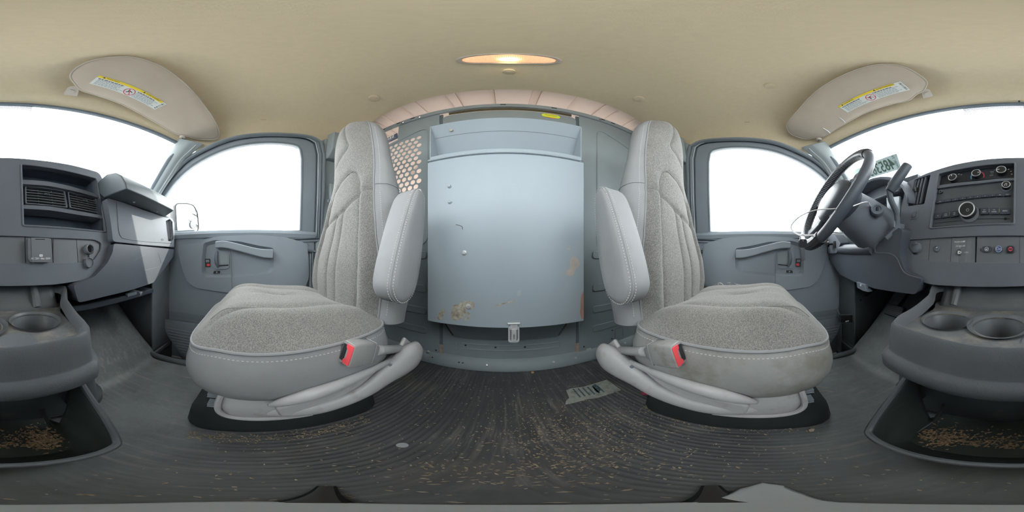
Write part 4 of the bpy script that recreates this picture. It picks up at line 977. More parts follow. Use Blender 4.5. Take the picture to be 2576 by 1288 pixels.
o = SP.hit(2434, 528, .0085); b = B(); b.tube([o + SP.u*(.004*cos(a)) + SP.v*(.004*sin(a)) for a in [radians(120 + 300*i/14) for i in range(15)]], .0004, 4); b.out('power_mark', M_print, rf); b = B(); b.tube([o + SP.v*.0015, o + SP.v*.005], .0004, 4); b.out('power_mark', M_print, rf)
# row of preset keys
for k in range(10):
    x0 = lerp(2357, 2544, k/10) if k else 2355; x1 = lerp(2357, 2544, (k+1)/10) - 1.2
    y0 = lambda x: 511 - 23.5*sst(2350, 2700, x)*1.0 - (x - 2355)/190*9 ; 
    ya = lambda x: 508.5 - 20.0 * (1 - ((2555 - x)/200)**1.6)
    q = [(x0, ya(x0) - 3.5), (x1, ya(x1) - 3.5), (x1, ya(x1) + 3.5), (x0, ya(x0) + 3.5)]
    kk = sp_plate('preset_key', q, -.007, .006, M_dark, rf, bev=.0008, at=-.008, r=.001)
    if k in (0, 9): txt('FAV' if k == 0 else 'CAT', (x0+x1)/2, (ya(x0)+ya(x1))/2, .0042, kk, off=-.0065)
    elif k == 8: txt('AS', (x0+x1)/2, (ya(x0)+ya(x1))/2, .0042, kk, off=-.0065)
    else: txt(str(k), (x0+x1)/2, (ya(x0)+ya(x1))/2, .0042, kk, off=-.0065)
for x0, x1, s in ((2351, 2367.5, 'O'), (2370, 2388, 'CD\nAUX'), (2390.5, 2411, 'FM\nAM')):
    kk = sp_plate('function_key', [(x0, 537 - (x0-2351)*.12), (x1, 537 - (x1-2351)*.12), (x1, 550 - (x1-2351)*.12), (x0, 551 - (x0-2351)*.1)], -.007, .006, M_dark, rf, bev=.0008, at=-.008, r=.001); txt(s, (x0+x1)/2, 543.5 - ((x0+x1)/2-2351)*.12, .0048, kk, off=-.0065)
for x0, x1, s in ((2466, 2486, '<<\nREV'), (2489, 2512.5, '>>\nFWD'), (2515.5, 2541, 'INFO')):
    kk = sp_plate('function_key', [(x0, 523.5), (x1, 523), (x1, 538.5), (x0, 539.5)], -.007, .006, M_dark, rf, bev=.0008, at=-.008, r=.001); txt(s, (x0+x1)/2, 530.5, .0058, kk, off=-.0065)
for x, y in ((2368.7, 541), (2389.2, 539), (2488, 530.5), (2514, 530)):
    q = SP.uv(x, y, -.007); b = B(); b.plate(fs(-.006), rrect(.0016, .012, .0005, 2, q), [], .003); b.out('chrome_bar', M_chrome, rf)
for pts in ([(2352, 562), (2420, 555)], [(2456, 551), (2540, 550.5)]):
    b = B(); b.tube([SP.hit(x, y, -.0118) for x, y in pts], .0008, 5); b.out('disc_slot', M_black, rf)
b = B(); b.lathe([(.0035, 0), (.0035, .002), (.0022, .002), (.0018, -.002)], SP.hit(2529.5, 550.5, -.012), SP.n, 14); b.out('aux_jack', M_black, rf)
# trunk release button under the left vent
q = SP.hit(2297.5, 540, 0); sp_plate('button_bezel', [(2289, 531), (2309, 526.5), (2306.5, 549), (2287, 553)], .003, .004, M_dash, dash, bev=.0015, r=.006)
bb = sp_plate('release_button', [(2293, 534), (2305, 531), (2303, 545.5), (2291.5, 548)], .006, .006, M_dash2, dash, bev=.0015, r=.003)
txt('-', 2298, 540, .008, bb, off=.0066)
# ---- switch row
cells = [('blank', 2282, 2334.5), ('traction', 2335.5, 2390), ('airbag', 2391, 2452), ('assist', 2455.5, 2564), ('blank', 2565.5, 2640), ('outlet', 2641.5, 2709), ('blank', 2711, 2772), ('socket', 2773.5, 2834)]
rowp = rpoly(SP.uvs(h_row), .012); cell = {}
for kind, x0, x1 in cells:
    u0, u1 = SP.uv(x0, 628)[0], SP.uv(x1, 628)[0]
    # clip the row outline to the cell
    n = 12; top = []; bot = []
    for k in range(n + 1):
        u = lerp(u0, u1, k/n); vs_ = []
        for i in range(len(rowp)):
            (ua, va), (ub, vb) = rowp[i-1], rowp[i]
            if (ua <= u < ub) or (ub <= u < ua): vs_.append(va + (vb - va)*(u - ua)/(ub - ua))
        if len(vs_) >= 2: top.append((u, max(vs_))); bot.append((u, min(vs_)))
    b = B(); b.plate(fs(-.006), top + bot[::-1], [], .01); cell[x0] = b.out('switch_panel', M_panel, dash, bev=.0006)
bk_ = recess(h_row, .03, M_black, 'switch_row_backing')
c = cell[2282]; o = SP.hit(2307, 624, -.006); b = B(); b.lathe([(.0175, 0), (.0172, .006), (.0165, .011), (.012, .0125), (0, .0125)], o, SP.n, 24); cp = b.out('socket_cap', M_dash, c); b = B(); b.box(o + SP.v*.012 + SP.n*.013, (.014, .006, .008)); b.out('cap_tab', M_dash, cp, bev=.001); b = B(); b.tube([o - SP.v*.018 - SP.u*.006 + SP.n*.006, o - SP.v*.018 + SP.u*.006 + SP.n*.006], .0025, 8); b.out('cap_hinge', M_black, cp)
c = cell[2335.5]; o = SP.hit(2357, 626, -.006); b = B(); b.lathe([(.0098, 0), (.0095, .004), (.0075, .0055), (.007, .003), (0, .003)], o, SP.n, 20); b.out('traction_button', M_lever, c); text('traction_mark', 'OFF', SP, SP.uv(2357, 630, 0), .0048, M_print, c, -.0015); q = SP.uv(2357, 622.5, -.002); b = B(); b.plate(fs(-.0015), [(q[0] + a, q[1] + d) for a, d in rrect(.005, .004, .0015)], [], .0004); b.out('traction_mark', M_print, c)
c = cell[2391]; txt('PASSENGER', 2412, 608.5, .0060, c, off=-.0055, sx=.85, bold=.0001); txt('AIR BAG OFF', 2416, 619, .0060, c, off=-.0055, sx=.8, bold=.0001); txt('\u2022 ON', 2430, 635, .0060, c, off=-.0055)
q = SP.uv(2425, 607.5, -.0055); b = B(); b.plate(fs(-.0054), [(q[0] + a, q[1] + d) for a, d in ((-.003, -.003), (-.001, -.001), (.001, -.003), (.0035, .0005), (.003, .003), (.0, .0015), (-.002, .003))], [], .0004); b.out('airbag_symbol', M_print, c)
b = B(); b.lathe([(.0012, 0), (.0012, .0006)], SP.hit(2415, 622.5, -.006), SP.n, 8); b.out('dot', M_print, c)
o = SP.hit(2414, 635, -.006); b = B(); b.lathe([(.0088, 0), (.0085, .003), (.0075, .004), (.007, .001), (0, .001)], o, SP.n, 20); b.out('key_switch', M_panel, c); q = SP.uv(2414, 635, -.003); b = B(); b.plate(fs(-.001), [(q[0] + a, q[1] + d) for a, d in rpoly([(-.005, -.005), (-.005, .005), (.004, .003), (.0055, 0), (.004, -.003)], .002)], [[(q[0] + a, q[1] + d) for a, d in rrect(.005, .0025, .0008, 2, (.001, 0))]], .002); b.out('key_slot', M_white, c)
c = cell[2455.5]
q = SP.uv(2482.5, 627, -.004); b = B(); b.plate(fs(-.001), rrect(.024, .015, .005, 5, q), [], .006); ab = b.out('assist_button', M_dark, c, bev=.001); b = B(); b.plate(fs(-.0004), circ(.0052, 18, q), [circ(.0042, 18, q)], .0006); b.out('assist_mark', M_print, ab); b = B(); b.plate(fs(-.0004), [(q[0] + a, q[1] + d) for a, d in ((-.0025, -.002), (.001, -.0025), (.0025, .002), (0, .0005), (-.002, .001))], [], .0006); b.out('assist_mark', M_print, ab)
q = SP.uv(2512.5, 627, -.004); b = B(); b.plate(fs(-.001), circ(.0092, 22, q), [], .006); ob_ = b.out('assist_button', mat('blue_button', (.06, .13, .33), .4, .4), c, bev=.001); b = B(); b.plate(fs(-.0002), circ(.0082, 22, q), [circ(.0074, 22, q)], .0006); b.out('assist_mark', M_print, ob_); text('assist_mark', 'On', SP, q, .0105, M_print, ob_, -.0002)
q = SP.uv(2542, 627.5, -.004); b = B(); b.plate(fs(-.002), rrect(.021, .019, .007, 5, q), [], .005); b.out('button_surround', M_dark, c, bev=.001); b = B(); b.plate(fs(0), rrect(.0165, .0155, .006, 5, q), [], .006); sb = b.out('assist_button', M_black, c, bev=.001); b = B(); b.plate(fs(.0006), circ(.0058, 18, q), [rrect(.009, .003, .0005, 1, q)], .0008); b.out('assist_mark', M_redp, sb)
q = SP.uv(2464.5, 627, -.004); b = B(); b.plate(fs(-.005), rrect(.003, .008, .0014, 4, q), [], .004); b.out('indicator', M_lever, c)
# AC outlet cover
c = cell[2641.5]; oc = sp_plate('outlet_cover', [(2646, 599), (2704, 599.5), (2706, 650), (2699, 660.5), (2655, 660.5), (2647, 652)], .008, .014, M_panel, dash, bev=.003, r=.003, at=.008)
sp_plate('cover_ridge', [(2654.5, 597.5), (2699, 599), (2700, 660), (2656.5, 659)], .0095, .004, M_panel, oc, bev=.001, r=.001, at=.009)
sp_plate('cover_slot', [(2665, 600.5), (2689, 601), (2689, 602.8), (2665, 602.3)], .0102, .003, M_black, oc, r=0, bev=0, at=.0102)
txt('AC 120V \u2022 Max 150W', 2679, 650.5, .0068, oc, off=.0105, sx=.82, bold=.0001)
q = SP.uv(2679.3, 642.8, .0105); b = B(); b.plate(fs(.0106), rrect(.009, .006, .0012, 3, q), [rrect(.0012, .002, .0003, 1, (q[0]-.0012, q[1])), rrect(.0012, .002, .0003, 1, (q[0]+.0014, q[1]))], .0005); b.out('socket_symbol', M_print, oc)
# open power socket with hanging cap
c = cell[2773.5]; o = SP.hit(2797, 628, -.006); b = B(); b.lathe([(.0165, 0), (.016, .013), (.0145, .015), (.0118, .015), (.011, .002), (0, .0)], o, SP.n, 26); so = b.out('power_socket', M_dash, c, ang=50); b = B(); b.tube([o + SP.n*.0148 + SP.u*(.0125*cos(a)) + SP.v*(.0125*sin(a)) for a in [2*pi*i/24 for i in range(24)]], .0011, 6, True); b.out('socket_ring', M_chrome, so)
b = B(); b.lathe([(.011, .0025), (0, .003)], o, SP.n, 20); b.out('socket_well', M_dark, so)
o2 = SP.hit(2799.5, 661, .004); b = B(); b.lathe([(.0152, -.004), (.0152, .005), (.0135, .006), (.0125, .003), (0, .003)], o2, SP.n, 24); b.out('socket_lid', M_dash, so, ang=50); b = B(); b.tube([SP.hit(2798, 641, .007), SP.hit(2799, 650, .006)], .003, 8); b.out('lid_strap', M_black, so)
for x, m_ in ((2453.8, M_black), (2710, M_black), (2564.8, M_dash)):
    b = B(); b.loft([[SP.hit(x + d, y, -.0055) for d in (-.6, .6)] + [SP.hit(x + d, y, -.012) for d in (.6, -.6)] for y in (596, 660)]); b.out('cell_gap', m_, bk_)
# ---- dash top and body behind
b = B(); top = rpoly(SP.uvs(bz), .015)
prof = [(-.80, .10), (-.70, .205), (-.40, .225), (-.355, .255)]
BZT = sorted((lambda p: (p.x, p.z - .009))(SP.hit(*q)) for q in bz[:8])
def dtop(x, v):
    if abs(x) < .3605: y0, z0 = -.462, interp(BZT, x)
    else: y0, z0 = -.42, (.215 if x < 0 else .24)
    y = lerp(y0, -.98, v); return V((x, y, z0 + (.10 - z0) * v ** 2.4))
xs = [-.80, -.7, -.6, -.5, -.4, -.361, -.36, -.30, -.24, -.18, -.12, -.06, 0, .06, .12, .18, .24, .30, .36, .361, .42, .5, .6, .7, .80]
b = B(); b.grid(dtop, xs, [0, .04, .15, .35, .6, .8, 1]); b.out('dash_top', M_dash, dash, ang=40, solid=.006)
b = B(); b.box((0, -.68, .06), (.68, .24, .22)); b.box((0, -.62, -.05), (1.5, .26, .12)); b.box((-.56, -.58, .10), (.42, .3, .2)); b.box((.56, -.60, .05), (.42, .26, .2)); b.out('dash_core', M_dark, dash)
# ---- passenger side: airbag panel, glove box, shelf
PG = Plane((0, -.385, 0), (-1, 0, 0), (0, -.10, 1)); fg = lambda off: (lambda u, v, w: PG.pt(u, v, w + off))
q = rpoly(PG.uvs([(268, 497), (300, 506), (360, 528), (416, 547), (432, 548), (439, 560), (439, 622), (360, 616), (284, 608), (279, 560)]), .012)
hv2 = rpoly(PG.uvs([(417, 556), (427, 551), (434, 558), (437, 600), (433, 608), (423, 606)]), .004)
b = B(); b.plate(fg(0), q, [hv2], .05); ap = b.out('airbag_panel', M_dash, dash, bev=.006, seg=3)
b = B(); b.tube([PG.hit(x, y, .0006) for x, y in cat2([(293, 510), (296, 545), (299, 580), (304, 594), (314, 600), (360, 607), (432, 612)], 5, False)], .0012, 5); b.out('airbag_seam', M_dash2, ap)
b = B(); b.tube([PG.pt(a, c, .0006) for a, c in rrect(.016, .008, .003, 4, PG.uv(408, 603))], .0008, 5, True); b.out('embossed_mark', M_dash2, ap)
b = B(); b.plate(fg(-.02), [(a, c) for a, c in hv2], [], .003); sv_ = b.out('side_vent', M_black, dash)
for x in (420.5, 424.5, 428.5, 432.5):
    b = B(); b.tube([PG.hit(x, 556, -.004), PG.hit(x + 1.5, 602, -.004)], .0032, 6, flat=(1, .6)); b.out('slat', M_dash, sv_)
q = rpoly(PG.uvs([(284, 613), (360, 620), (436, 627.5), (434, 646), (412, 677), (384, 711), (330, 729), (260, 746), (195, 761), (183, 716), (235, 697), (268, 662), (281, 636)]), .01)
b = B(); b.plate(fg(.004), q, [], .06); gb = b.out('glove_box', M_dash2, dash, bev=.008, seg=3)
for pts in (((367, 640), (337, 656)), ((398, 636), (405, 662), (412, 656)), ((340, 690), (330, 710)), ((365, 680), (400, 671))):
    b = B(); b.tube([PG.hit(x, y, .0045) for x, y in pts], .0004, 4); b.out('scratch', M_lever, gb)
# underside wiring tray
b = B(); b.box((-.42, -.47, -.155), (.40, .14, .02)); b.out('under_tray', M_dark, dash, bev=.004)
b = B(); b.box((-.47, -.40, -.142), (.05, .012, .012)); b.out('under_label', M_door, dash)
shelf = thing('dash_shelf', 'blue grey steel shelf box screwed above the glove box', 'shelf', (-.55, -.4, .2))
sx0, sx1 = -.352, -.70
def shp(x, k=0): return [V((x + (.0 if y > -.36 else -.09*(-.313 - y)*k), y, z)) for y, z in ((-.415, .199), (-.313, .199), (-.318, .222), (-.335, .254), (-.36, .276), (-.40, .286), (-.44, .275), (-.46, .24))]
M_shelf = mat('shelf_paint', (.105, .125, .138), .5, .4, vary=(20, .05), bump=(500, .15, .0005))
b = B(); b.loft([shp(sx0), shp(-.5), shp(-.62), [V((p.x - .10*(-.313 - p.y)/.1*.9, p.y, p.z)) for p in shp(-.645)]]); b.out('shelf_body', M_shelf, shelf, bev=.004, seg=3)
for px, py in ((337, 508), (396, 532)):
    b = B(); b.lathe([(.005, 0), (.005, .002), (.003, .0035), (0, .0035)], aZ(px, py, .199), (0, 0, -1), 12); b.out('screw', M_metal, shelf)
# ---- driver side: hood, knee panel, column shroud
b = B(); n = 14
def hood(a, y, k): return V((.545 + .235*k*cos(a), y, .18 + .165*k*sin(a)))
rings = [[hood(pi*i/n, y, k) for i in range(n+1)] for y, k in ((-.425, .96), (-.42, 1.0), (-.44, 1.03), (-.56, 1.03), (-.75, .8))]
b.loft(rings, False, False, closed=False); b.out('cluster_hood', M_dash, dash, ang=60, solid=.008)
b = B(); b.box((.545, -.50, .22), (.44, .02, .22)); b.out('cluster_face', M_dark, dash)
b = B(); b.prism([aY(x, y, -.43) for x, y in ((2229, 497), (2263, 493), (2262, 540), (2246, 552), (2232, 541))], (0, -.01, 0)); b.out('cluster_lens', mat('lens_grey', (.30, .36, .42), .2, .5), dash, bev=.002)
PK = Plane((0, -.375, 0), (-1, 0, 0), (0, .06, 1)); fk = lambda off: (lambda u, v, w: PK.pt(u, v, w + off))
q = rpoly(PK.uvs([(2110, 622), (2118, 616), (2158, 617), (2202, 615), (2262, 572), (2270, 580), (2262, 640), (2276, 682), (2320, 702), (2304, 741), (2200, 726), (2153, 710), (2113, 691), (2095, 665), (2081, 646), (2084, 638)]), .012)
b = B(); b.plate(fk(0), q, [], .06); kn = b.out('knee_panel', M_dash2, dash, bev=.008, seg=3)
b = B(); b.tube([PK.hit(x, y, .001) for x, y in cat2([(2202, 618), (2201, 630), (2206, 636), (2232, 637), (2248, 642), (2258, 653), (2270, 679), (2284, 691), (2318, 701)], 5, False)], .0018, 5); b.out('panel_edge', M_dash, kn)
q = rpoly(PK.uvs([(2084, 592), (2105, 590), (2120, 612), (2110, 636), (2089, 638), (2082, 630)]), .006); b = B(); b.plate(fk(.012), q, [], .05); hs = b.out('headlamp_panel', M_dash, dash, bev=.004)
o = PK.hit(2098, 614, .012); b = B(); b.plate(fk(.015), rrect(.022, .034, .003, 3, PK.uv(2100, 615, .013)), [], .004); b.out('switch_plate', M_black, hs)
b = B(); b.lathe([(.006, 0), (.006, .018), (.015, .020), (.0145, .030), (.008, .032), (0, .032)], PK.hit(2094, 614, .014), PK.n + V((.15, 0, 0)), 20); b.out('headlamp_knob', M_black, hs)
# bulging top of the knee panel
b = B(); b.tube([PK.hit(x, y, -.012) for x, y in ((2118, 628), (2150, 628), (2200, 626))], .028, 12, flat=(1, .9)); b.out('knee_roll', M_dash2, dash)
b = B(); b.prism([aY(x, y, -.385) for x, y in ((2205, 600), (2262, 560), (2262, 640), (2232, 636), (2206, 633))], (0, -.03, 0)); b.out('column_side', M_dash, dash, bev=.004)
# column
WC = V((.475, -.225, .208)); WN = V((0, .354, .15)).normalized(); WU = V((0, -.15, .354)).normalized(); WX = V((1, 0, 0))
def colring(d, hw, hu, hd, n=20):
    o = WC - WN*d
    return [o + WX*(hw*cos(a)*abs(cos(a))**-.25 if abs(cos(a)) > 1e-6 else 0) + WU*((hu if sin(a) > 0 else hd)*sin(a)) for a in [2*pi*i/n + .01 for i in range(n)]]
b = B(); b.loft([colring(.045, .062, .05, .07), colring(.055, .072, .056, .08), colring(.12, .085, .062, .095), colring(.20, .10, .065, .115), colring(.27, .10, .06, .12)]); cs_ = b.out('column_shroud', M_dash, dash, ang=50)
b = B(); b.lathe([(.022, -.01), (.022, .005), (.020, .008), (.013, .008), (.012, .004), (0, .004)], aX(2207, 528, .372), (-.72, .6, .25), 22); ig = b.out('ignition_lock', M_lever, dash, ang=50)
o = aX(2207, 528, .372) + V((-.72, .6, .25)).normalized()*.006; b = B(); b.box(o, (.004, .008, .012)); b.out('key_slot', M_black, ig)
# ---- gear lever
gl = thing('gear_lever', 'dark column gear lever with a thick grip right of the ignition lock', 'gear lever', (.33, -.37, .05))
g = catmull([aX(2230, 600, .36), aX(2254, 575, .335), aX(2256, 540, .325), aX(2242, 505, .315), aX(2236, 478, .31)], 5); b = B(); b.tube(g, [.009]*len(g), 10); b.out('lever_rod', M_dash, gl)
g = [aX(2238, 482, .31), aX(2252, 460, .295), aX(2268, 437, .28), aX(2284, 415, .265)]; b = B(); b.tube(g, [.014, .0165, .0165, .0155], 14); gk = b.out('lever_grip', M_dash2, gl, bev=.003)
b = B(); b.tube([aX(2246, 447, .30), aX(2236, 460, .305), aX(2232, 478, .31)], .0025, 6); b.out('overdrive_wire', M_doord, gk)
b = B(); b.prism([aX(x, y, .33) for x, y in ((2249, 555), (2256, 557), (2254, 575), (2248, 570))], (.004, 0, 0)); b.out('torn_boot', M_doord, gl)
# ================================================================== steering wheel
sw = thing('steering_wheel', 'dark steering wheel with a laced cover and a hanging key', 'steering wheel', tuple(WC - WN*.06))
R_ = .186
def wp_(a, r=R_, h=0): return WC + WX*(r*cos(a)) + WU*(r*sin(a)) + WN*h
b = B(); b.tube([wp_(2*pi*i/64) for i in range(64)], .0155, 12, True); rim = b.out('rim', M_dash2, sw, ang=180)
# laced cover around the door side half
n = 90; aa = [radians(-115 + 250*i/n) for i in range(n+1)]
b = B(); b.tube([wp_(a) for a in aa], [.0185 + (.0012 if i % 2 else 0) for i in range(n+1)], 12); b.out('laced_cover', M_black, sw, ang=25)
b = B()
for i in range(2, n-2, 1):
    a = aa[i]; c = wp_(a, R_ - .018, .004); b.tube([c + WN*.009 + WX*.002, c - WN*.008 - WX*.002], .0016, 5)
lc = b.out('lacing', M_doord, sw); lc['kind'] = 'stuff'
# hub pad and spokes
def hubring(k, h): return [WC + WX*(.098*k*cos(a)*(1 + .10*sin(a))) + WU*(.075*k*sin(a) - .012) + WN*h for a in [2*pi*i/28 for i in range(28)]]
b = B(); b.loft([hubring(.6, -.05), hubring(.95, -.04), hubring(1.06, -.025), hubring(1.05, -.008), hubring(.95, .006), hubring(.7, .012), hubring(.3, .014)]); b.out('hub_pad', M_dash2, sw, ang=50)
b = B(); b.loft([hubring(1.02, -.02), hubring(1.08, -.035), hubring(.9, -.065), hubring(.62, -.085)]); b.out('hub_back', M_dash2, sw, ang=50)
for a0 in (radians(12), radians(168), radians(232), radians(308)):
    w0 = .030 if abs(sin(a0)) < .5 else .024
    d = WX*cos(a0) + WU*sin(a0); e = WN.cross(d)
    rings = []
    for r, ww, h in ((.075, w0*1.3, -.02), (.11, w0, -.022), (.15, w0*.85, -.016), (.183, w0*.9, -.004)):
        o = WC + d*r + WN*h; rings.append([o + e*(ww*x) + WN*(.011*y) for x, y in ((-1, -.6), (-.8, -1), (.8, -1), (1, -.6), (1, .6), (.8, 1), (-.8, 1), (-1, .6))])
    b = B(); b.loft(rings); sp_ = b.out('spoke', M_dash2, sw, bev=.003)
    if abs(sin(a0)) < .5:
        for k in range(3):
            o = WC + d*.125 + WN*(-.008) + e*(-.016 + .016*k); b = B(); b.loft([[o + d*(.012*x) + e*(.006*y) + WN*h for x, y in ((-1, -1), (1, -1), (1, 1), (-1, 1))] for h in (-.006, .003)]); b.out('wheel_button', M_dark, sp_, bev=.001)
for a0, a1, h0 in ((radians(188), radians(216), -.006),):
    b = B(); b.tube([wp_(lerp(a0, a1, k/6), R_ + .004, .015) for k in range(7)], .0012, 5); b.out('rim_seam', M_doord, rim)
# zip tie loop and key
kt = thing('ignition_key', 'silver key with black head hanging from a white cable tie loop', 'key', tuple(aX(2018, 655, .40)))
lp = catmull([aX(2182, 509, .36), aX(2140, 520, .335), aX(2100, 525, .33), aX(2050, 529, .35), aX(2012, 545, .375), aX(1992, 565, .395), aX(1992, 578, .40), aX(2004, 588, .405), aX(2022, 592, .41), aX(2060, 590, .45), aX(2110, 588, .50), aX(2160, 570, .48), aX(2190, 535, .42)], 6, True)
b = B(); b.tube(lp, .0024, 6, True, flat=(1.3, .6)); b.out('cable_tie', M_white, kt)
KP = Plane(aX(2020, 625, .405), V((.35, -1, 0)), (0, 0, 1)); fkp = lambda off: (lambda u, v, w: KP.pt(u, v, w + off))
KS = 1 if KP.uv(2030, 625)[0] > 0 else -1
q = rpoly(KP.uvs([(2010, 602), (2028, 602), (2029, 616), (2024, 623), (2014, 623), (2010, 616)]), .004); b = B(); b.plate(fkp(.003), q, [circ(.0022, 10, KP.uv(2019, 605))], .006); b.out('key_head', M_black, kt, bev=.001)
q = KP.uvs([(2015, 622), (2023, 622), (2025, 655), (2017, 657), (2016.5, 648)]); b = B(); b.plate(fkp(.001), q, [], .0022); b.out('key_blade', M_chrome, kt)
b = B(); b.tube([KP.pt(KP.uv(2019, 605)[0] + .009*cos(a), KP.uv(2019, 600)[1] + .011*sin(a), .0) for a in [2*pi*i/16 for i in range(16)]], .0009, 5, True); b.out('key_ring', M_metal, kt)
# ================================================================== pedals and footwell fittings
pb = thing('brake_release', 'grey parking brake release handle under the driver dash', 'handle', tuple(aY(2170, 720, -.37)))
b = B(); q = [aY(x, y, -.372) for x, y in ((2154, 709), (2176, 716), (2178, 727), (2184, 735), (2170, 732), (2156, 724))]; b.prism(q, (0, -.025, 0)); rh = b.out('pull_tab', M_lever, pb, bev=.002)
b = B(); c_ = aY(2165, 717, -.371); b.plate(lambda u, v, w: c_ + V((-u, w, v)), circ(.0045, 14), [circ(.0025, 10)], .001); b.out('brake_mark', M_print, pb)
pk = thing('parking_brake', 'ribbed parking brake pedal below the brake release handle', 'pedal', tuple(aY(2165, 752, -.52)))
c_ = aY(2167, 750, -.50); b = B(); b.box(c_, (.05, .02, .035), Matrix.Rotation(.5, 3, 'X')); ped = b.out('pedal_pad', M_dark, pk, bev=.004)
for k in range(4): b = B(); b.box(c_ + V((0, .011, -.012 + .008*k)), (.046, .004, .003)); b.out('rib', M_lever, ped)
b = B(); b.tube([c_, c_ + V((.0, -.15, .06)), c_ + V((0, -.28, .2))], .008, 8); b.out('pedal_arm', M_black, pk)
bp = thing('brake_pedal', 'wide ribbed brake pedal beside the console', 'pedal', tuple(aY(2255, 780, -.58)))
c_ = aY(2252, 783, -.56); b = B(); b.box(c_, (.11, .025, .06), Matrix.Rotation(.55, 3, 'X')); ped = b.out('pedal_pad', M_black, bp, bev=.006)
for k in range(6): b = B(); b.box(c_ + Matrix.Rotation(.55, 3, 'X') @ V((0, .013, -.024 + .0095*k)), (.1, .004, .003), Matrix.Rotation(.55, 3, 'X')); b.out('rib', M_dark, ped)
b = B(); b.tube([c_, c_ + V((0, -.14, .10)), c_ + V((0, -.28, .30))], .009, 8); b.out('pedal_arm', M_black, bp)
fu_ = thing('fuse_cover', 'small black fuse cover on the driver kick panel', 'cover', tuple(aX(2140, 800, .70)))
q = [aX(x, y, .688) for x, y in ((2114, 792), (2160, 791), (2148, 812), (2113, 812))]; b = B(); b.prism(q, (.012, 0, 0)); fc = b.out('cover_plate', M_black, fu_, bev=.002)
b = B(); b.tube([p + V((-.001, 0, 0)) for p in q], .002, 6, True); b.out('cover_rim', M_doord, fu_)
b = B(); b.box(aX(2131, 808, .687), (.003, .02, .006)); b.out('cover_tab', M_paper, fu_)
# ================================================================== engine cover console
con = thing('centre_console', 'black dusty console with cup holders and an open lower bin', 'console', (0, -.3, FZ))
def rr3(x0, x1, y0, y1, r, z, n=6): return [V((x, y, z)) for x, y in rrect(x1-x0, y1-y0, r, n, ((x0+x1)/2, (y0+y1)/2))]
# doghouse body
b = B(); b.loft([rr3(-.20, .21, -.95, -.225, .05, -.205), rr3(-.205, .215, -.95, -.225, .05, -.215), rr3(-.235, .245, -.95, -.26, .06, -.33), rr3(-.27, .28, -.95, -.29, .07, -.46), rr3(-.285, .295, -.95, -.30, .08, -.49), rr3(-.315, .325, -.95, -.32, .08, -.495), rr3(-.315, .325, -.95, -.32, .08, -.53)]); b.out('engine_cover', mat('engine_cover_plastic', (.075, .088, .095), .5, .35, vary=(8, .1), dirt=((.17, .155, .13), 9, .55, .7, .4)), con, bev=.004)
# cup tier: plan outline (x, y)
TO = cat2([(.155, -.186), (.176, -.205), (.188, -.25), (.192, -.34), (.19, -.44), (-.19, -.44), (-.185, -.34), (-.170, -.24), (-.155, -.202), (-.132, -.186), (-.06, -.178), (.0, -.176), (.07, -.178)], 5)
def off(poly, k, cx=0.0, cy=-.31): return [(cx + (x-cx)*(1+k), cy + (y-cy)*(1+k*1.1)) for x, y in poly]
CUPS = [(-.098, -.300, .044), (.012, -.285, .046), (.112, -.285, .044)]
tz = -.122
b = B(); b.plate(lambda u, v, w: V((u, v, tz - .010 + w)), off(TO, -.10), [circ(r, 26, (x, y)) for x, y, r in CUPS], .003); tr_ = b.out('tray_floor', M_consd, con)
rings = [([(x, y, tz - .011) for x, y in off(TO, -.105)]), ([(x, y, tz - .002) for x, y in off(TO, -.085)]), ([(x, y, tz + .006) for x, y in off(TO, -.055)]), ([(x, y, tz + .008) for x, y in off(TO, -.02)]), ([(x, y, tz + .002) for x, y in TO]), ([(x, y, tz - .02) for x, y in off(TO, .012)]), ([(x, y, tz - .046) for x, y in off(TO, .02)]), ([(x, y, tz - .050) for x, y in off(TO, .025)]), ([(x, y, tz - .054) for x, y in off(TO, .055)]), ([(x, y, tz - .068) for x, y in off(TO, .075)]), ([(x, y, tz - .085) for x, y in off(TO, .065)]), ([(x, y, tz - .094) for x, y in off(TO, .02)]), ([(x, y, tz - .095) for x, y in off(TO, -.2)])]
def lift(p):
    x, y, z = p; k = sst(-.25, -.42, y); return V((x, y, z + .030 * k))
b = B(); b.loft([[lift(p) for p in r] for r in rings], False, True); b.out('cup_tier', M_cons, con, ang=60)
for x, y, r in CUPS:
    b = B(); fl_ = .012 if abs(x) < .05 else .006
    b.lathe([(r + fl_, .0045), (r + .003, .001), (r, -.004), (r*.90, -.05), (r*.86, -.062), (r*.80, -.066), (0, -.066)], (x, y, tz - .010), (0, 0, 1), 30, cap0=False); cu = b.out('cup_holder', M_cons, con, ang=60)
    b = B(); b.lathe([(r*.84, 0), (r*.5, .002), (0, .001)], (x, y, tz - .0745), (0, 0, 1), 22); b.out('cup_dirt', M_consd, cu)
# finger notch beside the passenger cup
b = B(); b.lathe([(.03, .001), (.026, .0035), (.0, .0015)], (-.052, -.225, tz - .011), (0, 0, 1), 20); b.out('notch', M_cons, tr_)
# tray back wall rising to the dash
b = B(); b.loft([[V((x*k, y, z)) for x in (-1, -.92, -.7, 0, .7, .92, 1)] for y, z, k in ((-.375, tz - .012, .175), (-.40, tz + .004, .18), (-.425, tz + .03, .182), (-.435, tz + .06, .17))], False, False, closed=False); b.out('tray_back', M_cons, con, ang=60, solid=.004)
for x in (-.125, .14):
    b = B(); b.tube([V((x, -.385, tz - .01)), V((x, -.41, tz + .02)), V((x, -.43, tz + .05))], [.012, .012, .01], 10); b.out('tray_rib', M_cons, con)
